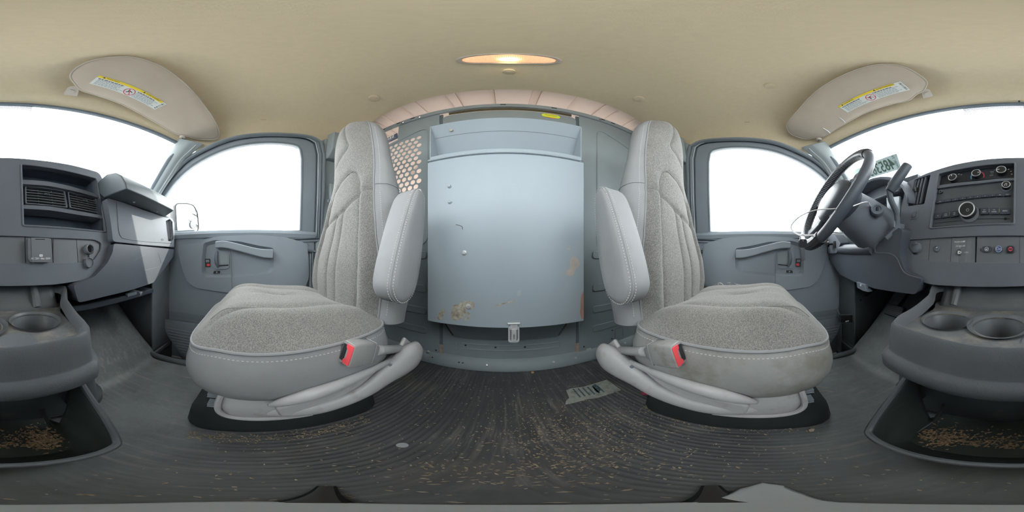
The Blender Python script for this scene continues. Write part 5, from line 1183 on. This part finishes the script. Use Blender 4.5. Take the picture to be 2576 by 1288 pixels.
# lower bin
def binring(k, z_): pass
BX0, BX1 = -.150, .155
def bside(x): return [V((x, -.122, -.385)), V((x, -.235, -.255))]
inner = []
rim = [(BX0, -.235, -.235), (BX0 - .006, -.175, -.318), (BX0 + .006, -.133, -.375), (BX0 + .030, -.118, -.384), (-.05, -.113, -.386), (.05, -.113, -.386), (BX1 - .030, -.118, -.384), (BX1 - .006, -.133, -.375), (BX1 + .006, -.175, -.318), (BX1, -.235, -.235)]
rimc = catmull(rim, 5)
b = B(); b.tube(rimc, .0058, 8); b.out('bin_rim', M_cons, con)
flo = [V((p.x*.86, max(-.40, p.y*1.0 - .03), -.475)) for p in rimc]
mid = [V((p.x*.96, p.y - .008, min(p.z - .03, -.30) if p.z > -.3 else -.43)) for p in rimc]
b = B(); b.loft([rimc, [V((p.x*.975, p.y - .004, p.z - .02)) for p in rimc], [V((p.x*.93, p.y - .014, lerp(p.z, -.47, .6))) for p in rimc], [V((p.x*.88, p.y - .026, -.468)) for p in rimc], [V((p.x*.8, p.y - .05, -.475)) for p in rimc]], False, False, closed=False); b.out('bin_wall', M_binin, con, ang=60, solid=.004)
b = B(); b.box((0, -.265, -.478), (.25, .24, .006)); b.out('bin_floor', M_binin, con)
b = B(); b.box((0, -.300, -.35), (.30, .012, .24)); b.out('bin_back', M_binin, con)
for s in (-1, 1): b = B(); b.box((.0025 + s*.150, -.27, -.30), (.006, .08, .14)); b.out('bin_cheek', M_binin, con)
for s, x in ((-1, -.10), (1, .11)): b = B(); b.tube([V((x, -.292, -.25)), V((x*1.02, -.288, -.36)), V((x*1.1, -.25, -.462))], .004, 6); b.out('bin_rib', M_binin, con)
# debris in the bin and dust on the tray
def chips(name, n, fn, sz, m, label=None, cat=None, par=None, seed=1):
    rg = random.Random(seed); b = B()
    for _ in range(n):
        p = fn(rg)
        if p is None: continue
        s = rg.uniform(*sz); a = rg.uniform(0, pi); e = rg.uniform(1.0, 2.6)
        u = V((cos(a), sin(a), rg.uniform(-.2, .2)))*s*e; v = V((-sin(a), cos(a), rg.uniform(-.2, .2)))*s; h = V((0, 0, s*rg.uniform(.5, 1.0)))
        b.add([p - u, p + v*.8, p + u, p - v*.9, p + h], [(0, 1, 4), (1, 2, 4), (2, 3, 4), (3, 0, 4), (3, 2, 1, 0)])
    o = b.out(name, m, par, smooth_=False); o['kind'] = 'stuff'
    if label: o['label'] = label; o['category'] = cat
    return o
M_crumb = mat('tan_crumbs', (.42, .34, .25), .9, .1, vary=(200, .45)); M_pale = mat('pale_crumbs', (.55, .48, .38), .9, .1, vary=(200, .3)); M_straw = mat('straw', (.40, .32, .21), .8, .1)
def inbin(rg):
    x = rg.uniform(-.115, .12); y = -.195 - abs(rg.gauss(0, .032))
    if rg.random() < .35: x = rg.gauss(-.085, .012); y = rg.gauss(-.215, .02)
    if rg.random() < .2: x = rg.gauss(.085, .014); y = rg.gauss(-.205, .016)
    if y < -.28 or abs(x) > .12: return None
    return V((x, y, -.474))
chips('bin_dirt', 900, inbin, (.0008, .0032), mat('bin_crumbs', (.30, .215, .145), .9, .1, vary=(200, .5)), 'brown dirt crumbs lying in the open console bin', 'dirt', seed=2)
# ================================================================== headliner fittings
CEIL = bpy.data.objects['ceiling']
def ceil_z(x, y):
    y0 = wsY(x, wstop(x)) + .006
    return lerp(zceil(x, y), wstop(x) + .004, sst(y0 + .20, y0, y) ** 1.6)
def on_ceil(px, py):
    d = D(px, py); t = .3
    while t < 2.0:
        p = CAMP + d*t
        if p.z > ceil_z(max(-.79, min(.79, p.x)), p.y): break
        t += .002
    return CAMP + d*(t - .001)
# dome lamp
c = on_ceil(1281, 147)
dl = thing('dome_lamp', 'lit oval dome lamp with a warm ribbed lens on the headliner', 'lamp', (c.x, c.y, c.z))
DP = Plane((c.x, c.y, c.z - .001), (1, 0, 0), (0, -1, .02))       # seen from below
if DP.n.z > 0: DP = Plane(DP.o, DP.u, -DP.v)
def oval(a, b_, n=40, e=.8): return [(a*abs(cos(t))**e*(1 if cos(t) > 0 else -1), b_*abs(sin(t))**e*(1 if sin(t) > 0 else -1)) for t in [2*pi*i/n for i in range(n)]]
A1, B1 = .112, .033
b = B(); b.loft([[DP.pt(u, v, -.004) for u, v in oval(A1, B1)], [DP.pt(u, v, .003) for u, v in oval(A1*.99, B1*.97)], [DP.pt(u, v, .006) for u, v in oval(A1*.95, B1*.90)], [DP.pt(u, v, .005) for u, v in oval(A1*.89, B1*.74)], [DP.pt(u, v, -.002) for u, v in oval(A1*.87, B1*.70)]], True, False); b.out('lamp_bezel', M_visedge, dl, ang=50)
M_lens = bpy.data.materials.new('amber_lens'); M_lens.use_nodes = True
p_ = M_lens.node_tree.nodes['Principled BSDF']; p_.inputs['Base Color'].default_value = (.55, .34, .22, 1); p_.inputs['Roughness'].default_value = .25
p_.inputs['Emission Color'].default_value = (1.0, .54, .30, 1); p_.inputs['Emission Strength'].default_value = .20
M_bulb = mat('lit_bulb', (1, .9, .6), .3, emit=((1.0, .78, .42), 40.0))
b = B(); n = 56
for i in range(n):
    u0 = -A1*.86 + 2*A1*.86*i/n; u1 = u0 + 2*A1*.86/n*.85
    k = lambda u: B1*.71*max(0, 1 - abs(u/(A1*.87))**2.6)**.62
    if k(u0) < .003 and k(u1) < .003: continue
    b.loft([[DP.pt(u, k(u)*q, .0035 + h + .004*(1 - q*q)) for u, h in ((u0, 0), ((u0+u1)/2, .0012), (u1, 0))] for q in (-1, -.6, -.2, .2, .6, 1)], False, False, closed=False)
b.plate(lambda u, v, w: DP.pt(u, v, .003 + w), oval(A1*.87, B1*.71), [], .001)
b.out('lamp_lens', M_lens, dl, ang=20)
b = B(); b.loft([[DP.pt(.020*k*cos(a), .0085*k*sin(a) - .003, .0075 + h) for a in [2*pi*i/18 for i in range(18)]] for k, h in ((1, 0), (.85, .002), (.5, .0032), (.1, .0036))]); b.out('bulb_glow', M_bulb, dl)
# round headliner fasteners
for px, py, r, lab in ((941, 247, .021, 'round tan headliner cap above the passenger seat back'), (1607, 249, .021, 'round tan headliner cap above the driver seat back'), (1280, 180, .0165, 'round tan headliner cap just behind the dome lamp'), (1937, 216, .018, 'round tan headliner cap with hook near the driver sun visor')):
    p = on_ceil(px, py); b = B(); b.lathe([(r, .002), (r, -.002), (r*.95, -.0045), (r*.88, -.005), (0, -.006)], p, (0, 0, 1), 26)
    b.out('headliner_cap', M_head, CEIL, ang=50)
for px, py, lab in ((663, 301, 'oval tan headliner plug above the passenger window'), (1880, 307, 'oval tan headliner plug above the driver window')):
    p = on_ceil(px, py); s_ = -1 if px < 1288 else 1
    b = B(); b.tube([p + V((0, -.012, 0)), p + V((0, .012, 0))], .007, 12, flat=(1, .35)); b.out('headliner_plug', M_head, CEIL)
# ---- sun visors (traced on a sloping plane)
def visor(S, outline, lab, label_quad, hinge, clip, wires=()):
    s = S
    # plane fitted to the headliner above the outline, hung just below it
    pts = [on_ceil(*p) for p in outline]; n_ = len(pts); mx_, my_, mz_ = [sum(p[i] for p in pts)/n_ for i in range(3)]
    sxx = sum((p.x-mx_)**2 for p in pts); syy = sum((p.y-my_)**2 for p in pts); sxy = sum((p.x-mx_)*(p.y-my_) for p in pts); sxz = sum((p.x-mx_)*(p.z-mz_) for p in pts); syz = sum((p.y-my_)*(p.z-mz_) for p in pts)
    dt = sxx*syy - sxy*sxy; bx_ = (sxz*syy - syz*sxy)/dt; by_ = (syz*sxx - sxz*sxy)/dt
    dn = max(mz_ + bx_*(p.x-mx_) + by_*(p.y-my_) - p.z for p in pts) + .014
    VP = Plane((mx_, my_, mz_ - dn), (1, 0, bx_), (0, -1, -by_))
    if VP.n.z > 0: VP = Plane(VP.o, VP.u, -VP.v)
    fv = lambda off: (lambda u, v, w: VP.pt(u, v, w + off))
    rt = thing('sun_visor', lab, 'visor', (s*.45, -.28, .79))
    q = cat2(VP.uvs(outline), 5)
    cu = sum(a for a, c in q)/len(q); cv = sum(c for a, c in q)/len(q)
    k = lambda f: [(cu + (a-cu)*f, cv + (c-cv)*f) for a, c in q]
    b = B(); b.loft([[VP.pt(*p, -.010) for p in k(.97)], [VP.pt(*p, -.006) for p in k(.995)], [VP.pt(*p, -.001) for p in k(1.0)], [VP.pt(*p, .002) for p in k(.985)], [VP.pt(*p, .0035) for p in k(.95)], [VP.pt(*p, .005) for p in k(.7)], [VP.pt(*p, .0055) for p in k(.3)]]); pad = b.out('visor_pad', M_visor, rt, ang=60)
    b = B(); b.tube([VP.pt(*p, .0005) for p in k(1.004)], .0028, 6, True); b.out('piping', M_visedge, rt)
    # warning label: curved strip
    (tl, tr, br, bl) = [V(VP.uv(*p, .006)) for p in label_quad]
    def lq(a, c): p = (tl*(1-a) + tr*a)*(1-c) + (bl*(1-a) + br*a)*c; return p
    def strip(nm, a0, a1, c0, c1, off, m, par):
        b = B(); n = max(1, int((a1-a0)*20)); b.loft([[VP.pt(*lq(lerp(a0, a1, i/n), c), w) for c, w in ((c0, off), (c1, off), (c1, off - .0004), (c0, off - .0004))] for i in range(n+1)]); return b.out(nm, m, par)
    lb = strip('warning_label', 0, 1, 0, 1, .0068, M_paper, rt)
    flip = s > 0
    strip('yellow_band', .0 if not flip else 0, .94 if not flip else .9, .0, .2, .0072, M_yel, lb)
    rg = random.Random(9)
    for a0, a1 in ((.03, .42), (.56, .95)) :
        for r in range(7):
            c0 = .27 + r*.1; e = a1 - rg.uniform(0, .12); a = a0 + (.0 if r == 0 else .008)
            while a < e - .02:
                w_ = rg.uniform(.02, .05); strip('print_line', a, min(a + w_, e), c0, c0 + (.06 if r == 0 else .035), .0071, M_ink if r == 0 else M_doord, lb); a += w_ + .008
    for a0, s_ in ((.09, 'WARNING'), (.64, 'AVERTISSEMENT')):
        c_ = lq(a0 + .012, .10); d = (lq(a0 + .1, .1) - lq(a0, .1)); rot = atan2(d.y, d.x)
        text('lettering', s_, VP, (c_.x, c_.y), .0085, M_ink, lb, .0075, rot=rot, align='LEFT')
        c_ = lq(a0 - .018, .1); b = B(); b.plate(fv(.0074), [(c_.x + .005*cos(rot + t), c_.y + .005*sin(rot + t)) for t in (radians(90), radians(210), radians(330))], [], .0003); b.out('warning_triangle', M_ink, lb)
    c_ = lq(.485, .6); rr = abs((tl - bl).length)*.36
    b = B(); b.plate(fv(.0075), circ(rr, 26, (c_.x, c_.y)), [circ(rr*.86, 26, (c_.x, c_.y))], .0004); b.out('prohibition_ring', M_redp, lb)
    b = B(); b.plate(fv(.0076), [(c_.x + rr*x, c_.y + rr*y) for x, y in ((-.66, .56), (-.56, .66), (.66, -.56), (.56, -.66))], [], .0004); b.out('prohibition_bar', M_redp, lb)
    b = B(); b.plate(fv(.0073), [(c_.x + rr*x, c_.y + rr*y) for x, y in ((-.5, -.1), (-.1, -.2), (.1, .1), (.3, .5), (.45, .4), (.3, 0), (.5, -.3), (.1, -.35), (-.4, -.3))], [], .0003); b.out('pictogram', M_ink, lb)
    for r in range(9): 
        strip('barcode_bar', .955, .985, .1 + r*.09, .1 + r*.09 + rg.choice((.03, .05, .06)), .0073, M_ink, lb)
    # hinge and centre clip
    h = VP.hit(*hinge, .0); b = B(); b.lathe([(.014, .004), (.013, -.006), (.006, -.008), (0, -.008)], h, (0, 0, 1), 16); hg = b.out('hinge_boss', M_visedge, rt)
    b = B(); b.lathe([(.003, 0), (.003, .001)], h + V((0, 0, -.0082)), (0, 0, -1), 8); b.out('hinge_screw', M_dark, hg)
    cpx = [VP.uv(*p, .0) for p in clip]; b = B(); b.plate(fv(.000), rpoly(cpx, .006), [], .008); cl = b.out('clip_base', M_visedge, rt, bev=.002)
    cc = (sum(a for a, c in cpx)/4, sum(c for a, c in cpx)/4); b = B(); b.plate(fv(.006), rrect(.020, .010, .003, 3, cc), [], .007); b.out('clip_hook', M_visedge, cl, bev=.002)
    for wr in wires:
        b = B(); b.tube([VP.hit(x, y, .006) for x, y in wr], .0025, 6); b.out('paper_clip', M_metal, rt)
visor(-1, [(178, 192), (192, 172), (235, 152), (300, 143), (345, 146), (400, 165), (450, 198), (505, 255), (540, 305), (551, 335), (540, 350), (500, 350), (472, 343), (455, 340), (430, 330), (370, 295), (300, 259), (235, 237), (205, 227), (190, 212)], 'tan sun visor with yellow warning label above the passenger window', [(250, 190), (419, 262), (389, 276), (224, 210)], (459, 345), [(158, 238), (172, 218), (200, 216), (195, 242)])
visor(1, [(2331, 208), (2310, 188), (2270, 168), (2225, 162), (2180, 168), (2120, 190), (2060, 225), (2010, 275), (1985, 305), (1980, 322), (1995, 340), (2030, 350), (2045, 347), (2070, 345), (2085, 336), (2125, 311), (2180, 282), (2240, 262), (2285, 252), (2305, 237), (2322, 228)], 'tan sun visor with yellow warning label and metal clips above the driver window', [(2108, 268), (2265, 205), (2290, 226), (2132, 283)], (2060, 351), [(2318, 224), (2337, 224), (2348, 242), (2322, 248)], [[(2126, 309), (2122, 304), (2110, 295)], [(2088, 335), (2083, 330), (2070, 322)]])
# ================================================================== seat belts
def belt(S, lab, yo):
    rt = thing('seat_belt', lab, 'seat belt', (S*.78, .43 + yo, -.5))
    W_ = lambda x, y, z: V((S*x, y + yo, z))
    b = B(); b.loft([[W_(x + dx, .43 + dy, z) for dx, dy in ((-.02, -.012), (-.02, .012), (0, .016), (0, -.016))] for x, z in ((.795, .41), (.79, .40), (.785, .34), (.785, .31))]); b.out('anchor_cover', M_pillar, rt, bev=.003)
    b = B(); b.tube([W_(.762, .43 + .03*cos(a), .295 + .011*sin(a)) for a in [2*pi*i/20 for i in range(20)]], .0055, 8, True); b.out('guide_loop', M_doord, rt)
    wb = catmull([W_(.765, .432, .292), W_(.770, .43, .2), W_(.778, .42, .05), W_(.80, .41, -.2), W_(.81, .40, -.48)], 6); b = B(); b.tube(wb, .023, 8, flat=(1.0, .055), up=(S, 0, 0)); b.out('webbing', M_belt, rt)
    wb = catmull([W_(.757, .43, .295), W_(.745, .435, .18), W_(.75, .43, 0), W_(.79, .41, -.42)], 6); b = B(); b.tube(wb, .023, 8, flat=(1.0, .055), up=(S, 0, 0)); b.out('webbing', M_belt, rt)
    b = B(); b.box(W_(.740, .435, .17), (.010, .055, .022)); b.out('tongue', M_chrome, rt, bev=.003)
    b = B(); b.lathe([(.007, 0), (.007, .004), (0, .005)], W_(.742, .425, .06), (-S, 0, 0), 12); b.out('stop_button', M_doord, rt)
belt(-1, 'grey seat belt hanging from the passenger pillar', -.012)
belt(1, 'grey seat belt hanging from the driver pillar with metal tongue', .0)
# ================================================================== windscreen permit
ws_pt = None
A, C_, Dd = on_ws(2256, 386), on_ws(2267, 426), on_ws(2172, 455)
bl_ = on_ws(2262, 436); PWc = on_ws(2215, 428)
uax = (on_ws(2260, 410) - on_ws(2180, 436)).normalized(); nrm = V((0, 1, -.9)).normalized()
uax = (uax - nrm*uax.dot(nrm)).normalized(); vax = nrm.cross(uax); 
if vax.z < 0: vax = -vax
PW = Plane(PWc + nrm*.012, uax, vax)
sgn = 1 if PW.n.y > 0 else -1
tp = thing('windscreen_permit', 'pale green numbered temporary permit taped inside the windscreen', 'permit', tuple(PWc))
L_, Hh = .40, .155
quad = [PW.uv(*p) for p in ((2255.5, 386), (2268, 425), (2150, 464), (2150, 428))]
b = B(); b.plate(lambda u, v, w: PW.pt(u, v, w*sgn), quad, [], .0006); b.out('permit_sheet', mat('permit_paper', (.38, .46, .45), .6, .2, vary=(20, .05)), tp)
M_green = mat('dark_green_ink', (.045, .085, .06), .6, .2)
dd = V(PW.uv(2240, 410)) - V(PW.uv(2180, 433)); rot = atan2(dd.y, dd.x)
if abs(rot) > pi/2: rot -= pi*(1 if rot > 0 else -1)
dgh = (V(PW.uv(2234, 397)) - V(PW.uv(2247, 424))).length; dgw = (V(PW.uv(2247, 411)) - V(PW.uv(2183, 436))).length / 5.0
q = PW.uv(2250, 411)
text('permit_number', '4853653', PW, q, dgh/.72, M_green, tp, .0012*sgn, align='LEFT', mirror=PW.uv(2180, 433)[0] < q[0], rot=rot, sx=dgw/(.60*dgh/.72), bold=.0012)
for px, py, s_, z_ in ((2208, 446, 'THIS PERMIT EXPIRES', .018), (2218, 449, 'VALID WITH PAPERS', .014)):
    text('permit_print', s_, PW, PW.uv(px, py), z_, M_green, tp, .0012*sgn, mirror=True, rot=rot)
text('permit_print', 'A2 1853657', PW, PW.uv(2254, 409), .018, M_green, tp, .0012*sgn, mirror=True, rot=rot + pi/2*1.0)
# ================================================================== door mirror (outside passenger window)
mr_ = thing('door_mirror', 'passenger door mirror with a small round blind spot mirror', 'mirror', tuple(aX(468, 600, -1.0)))
MC = aX(469, 549, -1.02); MPn = V((.467, .884, -.02)).normalized(); MPu = V((0, 0, 1)).cross(MPn).normalized(); MP = Plane(MC, MPu, MPn.cross(MPu))
mq = rpoly(MP.uvs([(440, 517), (446, 511), (470, 511), (487, 516), (497, 535), (500, 575), (494, 588), (450, 590), (444, 580)]), .02, 5)
mu = sum(a for a, c in mq)/len(mq); mv = sum(c for a, c in mq)/len(mq); mk = lambda f: [(mu + (a-mu)*f, mv + (c-mv)*f) for a, c in mq]
b = B(); b.loft([[MP.pt(*p, 0) for p in mk(.93)], [MP.pt(*p, .006) for p in mk(.97)], [MP.pt(*p, .004) for p in mk(1.02)], [MP.pt(*p, -.05) for p in mk(1.05)], [MP.pt(*p, -.10) for p in mk(.9)], [MP.pt(*p, -.12) for p in mk(.5)]], False, True); b.out('mirror_housing', M_black, mr_, ang=50)
M_mir = bpy.data.materials.new('mirror_glass'); M_mir.use_nodes = True; p_ = M_mir.node_tree.nodes['Principled BSDF']; p_.inputs['Metallic'].default_value = 1; p_.inputs['Roughness'].default_value = .02; p_.inputs['Base Color'].default_value = (.30, .31, .31, 1)
b = B(); b.plate(lambda u, v, w: MP.pt(u, v, w + .001), mk(.94), [], .002); b.out('mirror_glass', M_mir, mr_)
b = B(); b.lathe([(.026, 0), (.026, .006), (.022, .008)], MP.hit(484, 566, .001), MP.n, 22, cap1=False); b.out('blind_spot_rim', M_doord, mr_)
b = B(); b.lathe([(.022, .0075), (.012, .009), (0, .0095)], MP.hit(484, 566, .001), MP.n, 22, cap0=False); b.out('blind_spot_glass', M_mir, mr_, ang=180)
b = B(); b.loft([[aX(x, y, -1.0 + .08*k) for x, y in ((445, 590), (490, 590), (480, 604), (442, 606))] for k in (-.2, .3, 1.0, 1.6)]); b.out('mirror_arm', M_door, mr_, bev=.005)
# bare trees behind the van, seen in the mirror
def tree(x, y, h, seed, lab):
    rg = random.Random(seed); rt = thing('bare_tree', lab, 'tree', (x, y, -1.18), 'bare trees beside the lot')
    b = B(); tr0 = [V((x, y, -1.18)), V((x + rg.uniform(-.2, .2), y, -1.18 + h*.5)), V((x + rg.uniform(-.4, .4), y + .3, -1.18 + h))]
    b.tube(catmull(tr0, 5), [.16 - .012*i for i in range(11)], 7); b.out('trunk', M_tr, rt)
    for _ in range(26):
        t = rg.uniform(.25, .95); p = tr0[0].lerp(tr0[2], t); a = rg.uniform(0, 2*pi); L0 = h*.34*(1.1 - t)
        q = p + V((cos(a)*L0, sin(a)*L0, L0*rg.uniform(.4, 1.1))); b = B(); b.tube([p, p.lerp(q, .5) + V((0, 0, .1)), q], [.045, .03, .01], 5); br = b.out('branch', M_tr, rt)
        for _ in range(4):
            t2 = rg.uniform(.3, 1); p2 = p.lerp(q, t2); a2 = a + rg.uniform(-1.2, 1.2); q2 = p2 + V((cos(a2), sin(a2), rg.uniform(.2, 1)))*L0*.45; b = B(); b.tube([p2, q2], [.016, .005], 4); b.out('twig', M_tr, br)
M_tr = mat('bare_bark', (.10, .085, .07), .9, .1)
for i, (x, y, h, lb_) in enumerate(((-1.0, 12, 7, 'tall bare tree farthest along the lot behind the van'), (-5.4, 14, 6, 'bare tree leaning beside the lot, middle of its row'), (-3.0, 20, 8, 'largest bare tree standing at the back of the lot'))): tree(x, y, h, 20 + i, lb_)
# ================================================================== litter on the floor
def fl_(px, py, dz=.003): p = aZ(px, py, FZ + dz); return p
pp = thing('torn_paper_label', 'torn grey printed paper label lying on the ribbed floor', 'paper', tuple(fl_(1490, 985)))
PF = Plane((0, 0, FZ + .0035), (1, 0, 0), (0, 1, 0)); ff = lambda off: (lambda u, v, w: PF.pt(u, v, w + off))
q = PF.uvs([(1424, 982), (1436, 977), (1470, 972), (1500, 963), (1526, 955), (1540, 964), (1563, 981), (1530, 992), (1500, 1002), (1478, 1004), (1450, 1012), (1422, 1018), (1424, 1008), (1432, 1001)])
b = B(); b.plate(ff(0), q, [], .0008); b.out('paper_sheet', mat('dirty_paper', (.36, .38, .35), .8, .15, vary=(60, .15), dirt=((.18, .16, .12), 50, .52, .66, .6)), pp)
M_wash = mat('washed_ink', (.10, .15, .18), .8, .1, vary=(120, .5))
for i in range(6):
    x0 = 1440 + 12*i; t = [(x0, 979 - i*1.6), (x0 + 4, 978.3 - i*1.6), (x0 + 22, 999 - i*2.6), (x0 + 18, 1000 - i*2.6)]; b = B(); b.plate(ff(.0006), PF.uvs(t), [], .0004); b.out('print_stripe', M_wash, pp)
b = B(); b.plate(ff(.0006), PF.uvs([(1489, 970), (1497, 966), (1512, 980), (1506, 987), (1500, 988)]), [], .0004); b.out('print_block', M_wash, pp)
o = fl_(1340, 937, .006); b = B(); b.lathe([(.002, -.006), (.0055, -.003), (.0062, 0), (.005, .004), (0, .006)], o, (0, 0, 1), 10); tag(b.out('tan_pebble', mat('nut_shell', (.58, .40, .18), .6)), 'small round tan pebble beside the partition foot', 'pebble')
q = [fl_(x, y, .008) for x, y in ((1613, 988), (1622, 986), (1634, 990), (1628, 995), (1617, 994))]; b = B(); b.prism(q, (0, 0, .002)); tag(b.out('red_wrapper', mat('red_foil', (.6, .06, .12), .3, .5, vary=(200, .6))), 'crumpled red wrapper scrap under the driver seat edge', 'wrapper')
b = B(); b.tube([fl_(590, 1081, .004), fl_(612, 1083, .005), (fl_(640, 1079, .004))], [.001, .003, .001], 5); tag(b.out('wood_splinter', mat('wood_orange', (.48, .24, .08), .7)), 'orange wood splinter in front of the passenger seat base', 'splinter')
q = [fl_(x, y, .004) for x, y in ((1942, 1074), (1965, 1071), (1986, 1075), (1990, 1079), (1972, 1077), (1948, 1078))]; b = B(); b.prism(q, (0, 0, .0015)); tag(b.out('white_scrap', M_paper), 'thin white torn scrap beside the driver seat base', 'scrap')
q = [fl_(x, y, .004) for x, y in ((2034, 1082), (2042, 1078), (2050, 1080), (2047, 1085), (2038, 1087))]; b = B(); b.prism(q, (0, 0, .002)); tag(b.out('leaf_scrap', M_pale), 'pale curled leaf scrap on the floor ahead of the driver seat', 'leaf')
b = B(); b.lathe([(.009, 0), (.009, .001), (.0, .0012)], fl_(1012, 1120, .002), (0, 0, 1), 14); tag(b.out('clear_disc', mat('milky_plastic', (.45, .47, .48), .3)), 'small milky plastic disc on the ribbed aisle floor', 'disc')
for k, (px, py) in enumerate(((2080, 975), (2095, 985))):
    p = fl_(px, py, .006); b = B(); b.tube([p, p + V((.01, .02, .004)), p + V((.018, .05, .0))], .0009, 4); tag(b.out('straw_stalk', M_straw), ('short' if k else 'long') + ' dry straw stalk beside the driver seat base', 'straw')
# crumbs
def aisle(rg):
    if rg.random() < .55: x, y = rg.gauss(.10, .085), rg.gauss(.24, .06)
    elif rg.random() < .4: x, y = rg.gauss(.02, .07), rg.gauss(.13, .03)
    else: x, y = rg.uniform(-.25, .30), rg.uniform(-.05, .56)
    if abs(x) > .30 or y > .58: return None
    return V((x, y, FZ + .0025))
chips('floor_crumbs', 1500, aisle, (.0007, .0022), M_crumb, 'tan crumbs scattered over the ribbed aisle floor', 'crumbs', seed=11)
chips('pale_crumbs', 500, lambda rg: (lambda p: p)(V((rg.gauss(.03, .16), rg.uniform(-.10, .5), FZ + .0025))), (.0006, .0018), M_pale, 'pale specks sprinkled over the rubber floor', 'crumbs', seed=12)
def base_edge(rg):
    s = rg.random()
    if s < .5: return V((.275 + rg.gauss(0, .012), rg.uniform(-.1, .26), FZ + .003))
    return V((-.272 + rg.gauss(0, .010), rg.uniform(-.1, .22), FZ + .003))
chips('edge_chaff', 700, base_edge, (.0007, .0022), M_straw, 'straw coloured chaff gathered along the seat bases', 'chaff', seed=13)
# ================================================================== camera stand on the floor under the lens
cs2 = thing('camera_stand', 'grey flat weighted stand foot in the middle of the floor', 'stand', (-.02, 0, FZ))
q = [(.034*cos(a) + (.062*exp(-((a + .03)/.30)**2))*cos(a), .024*sin(a) + .06*exp(-((a + .03)/.30)**2)*sin(a)) for a in [2*pi*i/40 - pi/2 for i in range(40)]]
b = B(); b.loft([[V((-.02 + u, v, FZ + .002)) for u, v in q], [V((-.02 + u*.97, v*.97, FZ + .008)) for u, v in q], [V((-.02 + u*.9, v*.9, FZ + .010)) for u, v in q]]); b.out('stand_foot', mat('stand_grey', (.50, .53, .55), .4, .4, vary=(10, .05)), cs2)
for a in (radians(150), radians(20)):  # black bars laid where the stand legs' shadows fall on the floor
    b = B(); b.tube([V((-.02 + .03*cos(a), .02*sin(a), FZ + .007)), V((-.02 + .085*cos(a), .075*sin(a), FZ + .006))], [.008, .005], 8, flat=(1, .5)); b.out('leg_shadow', M_black, cs2)
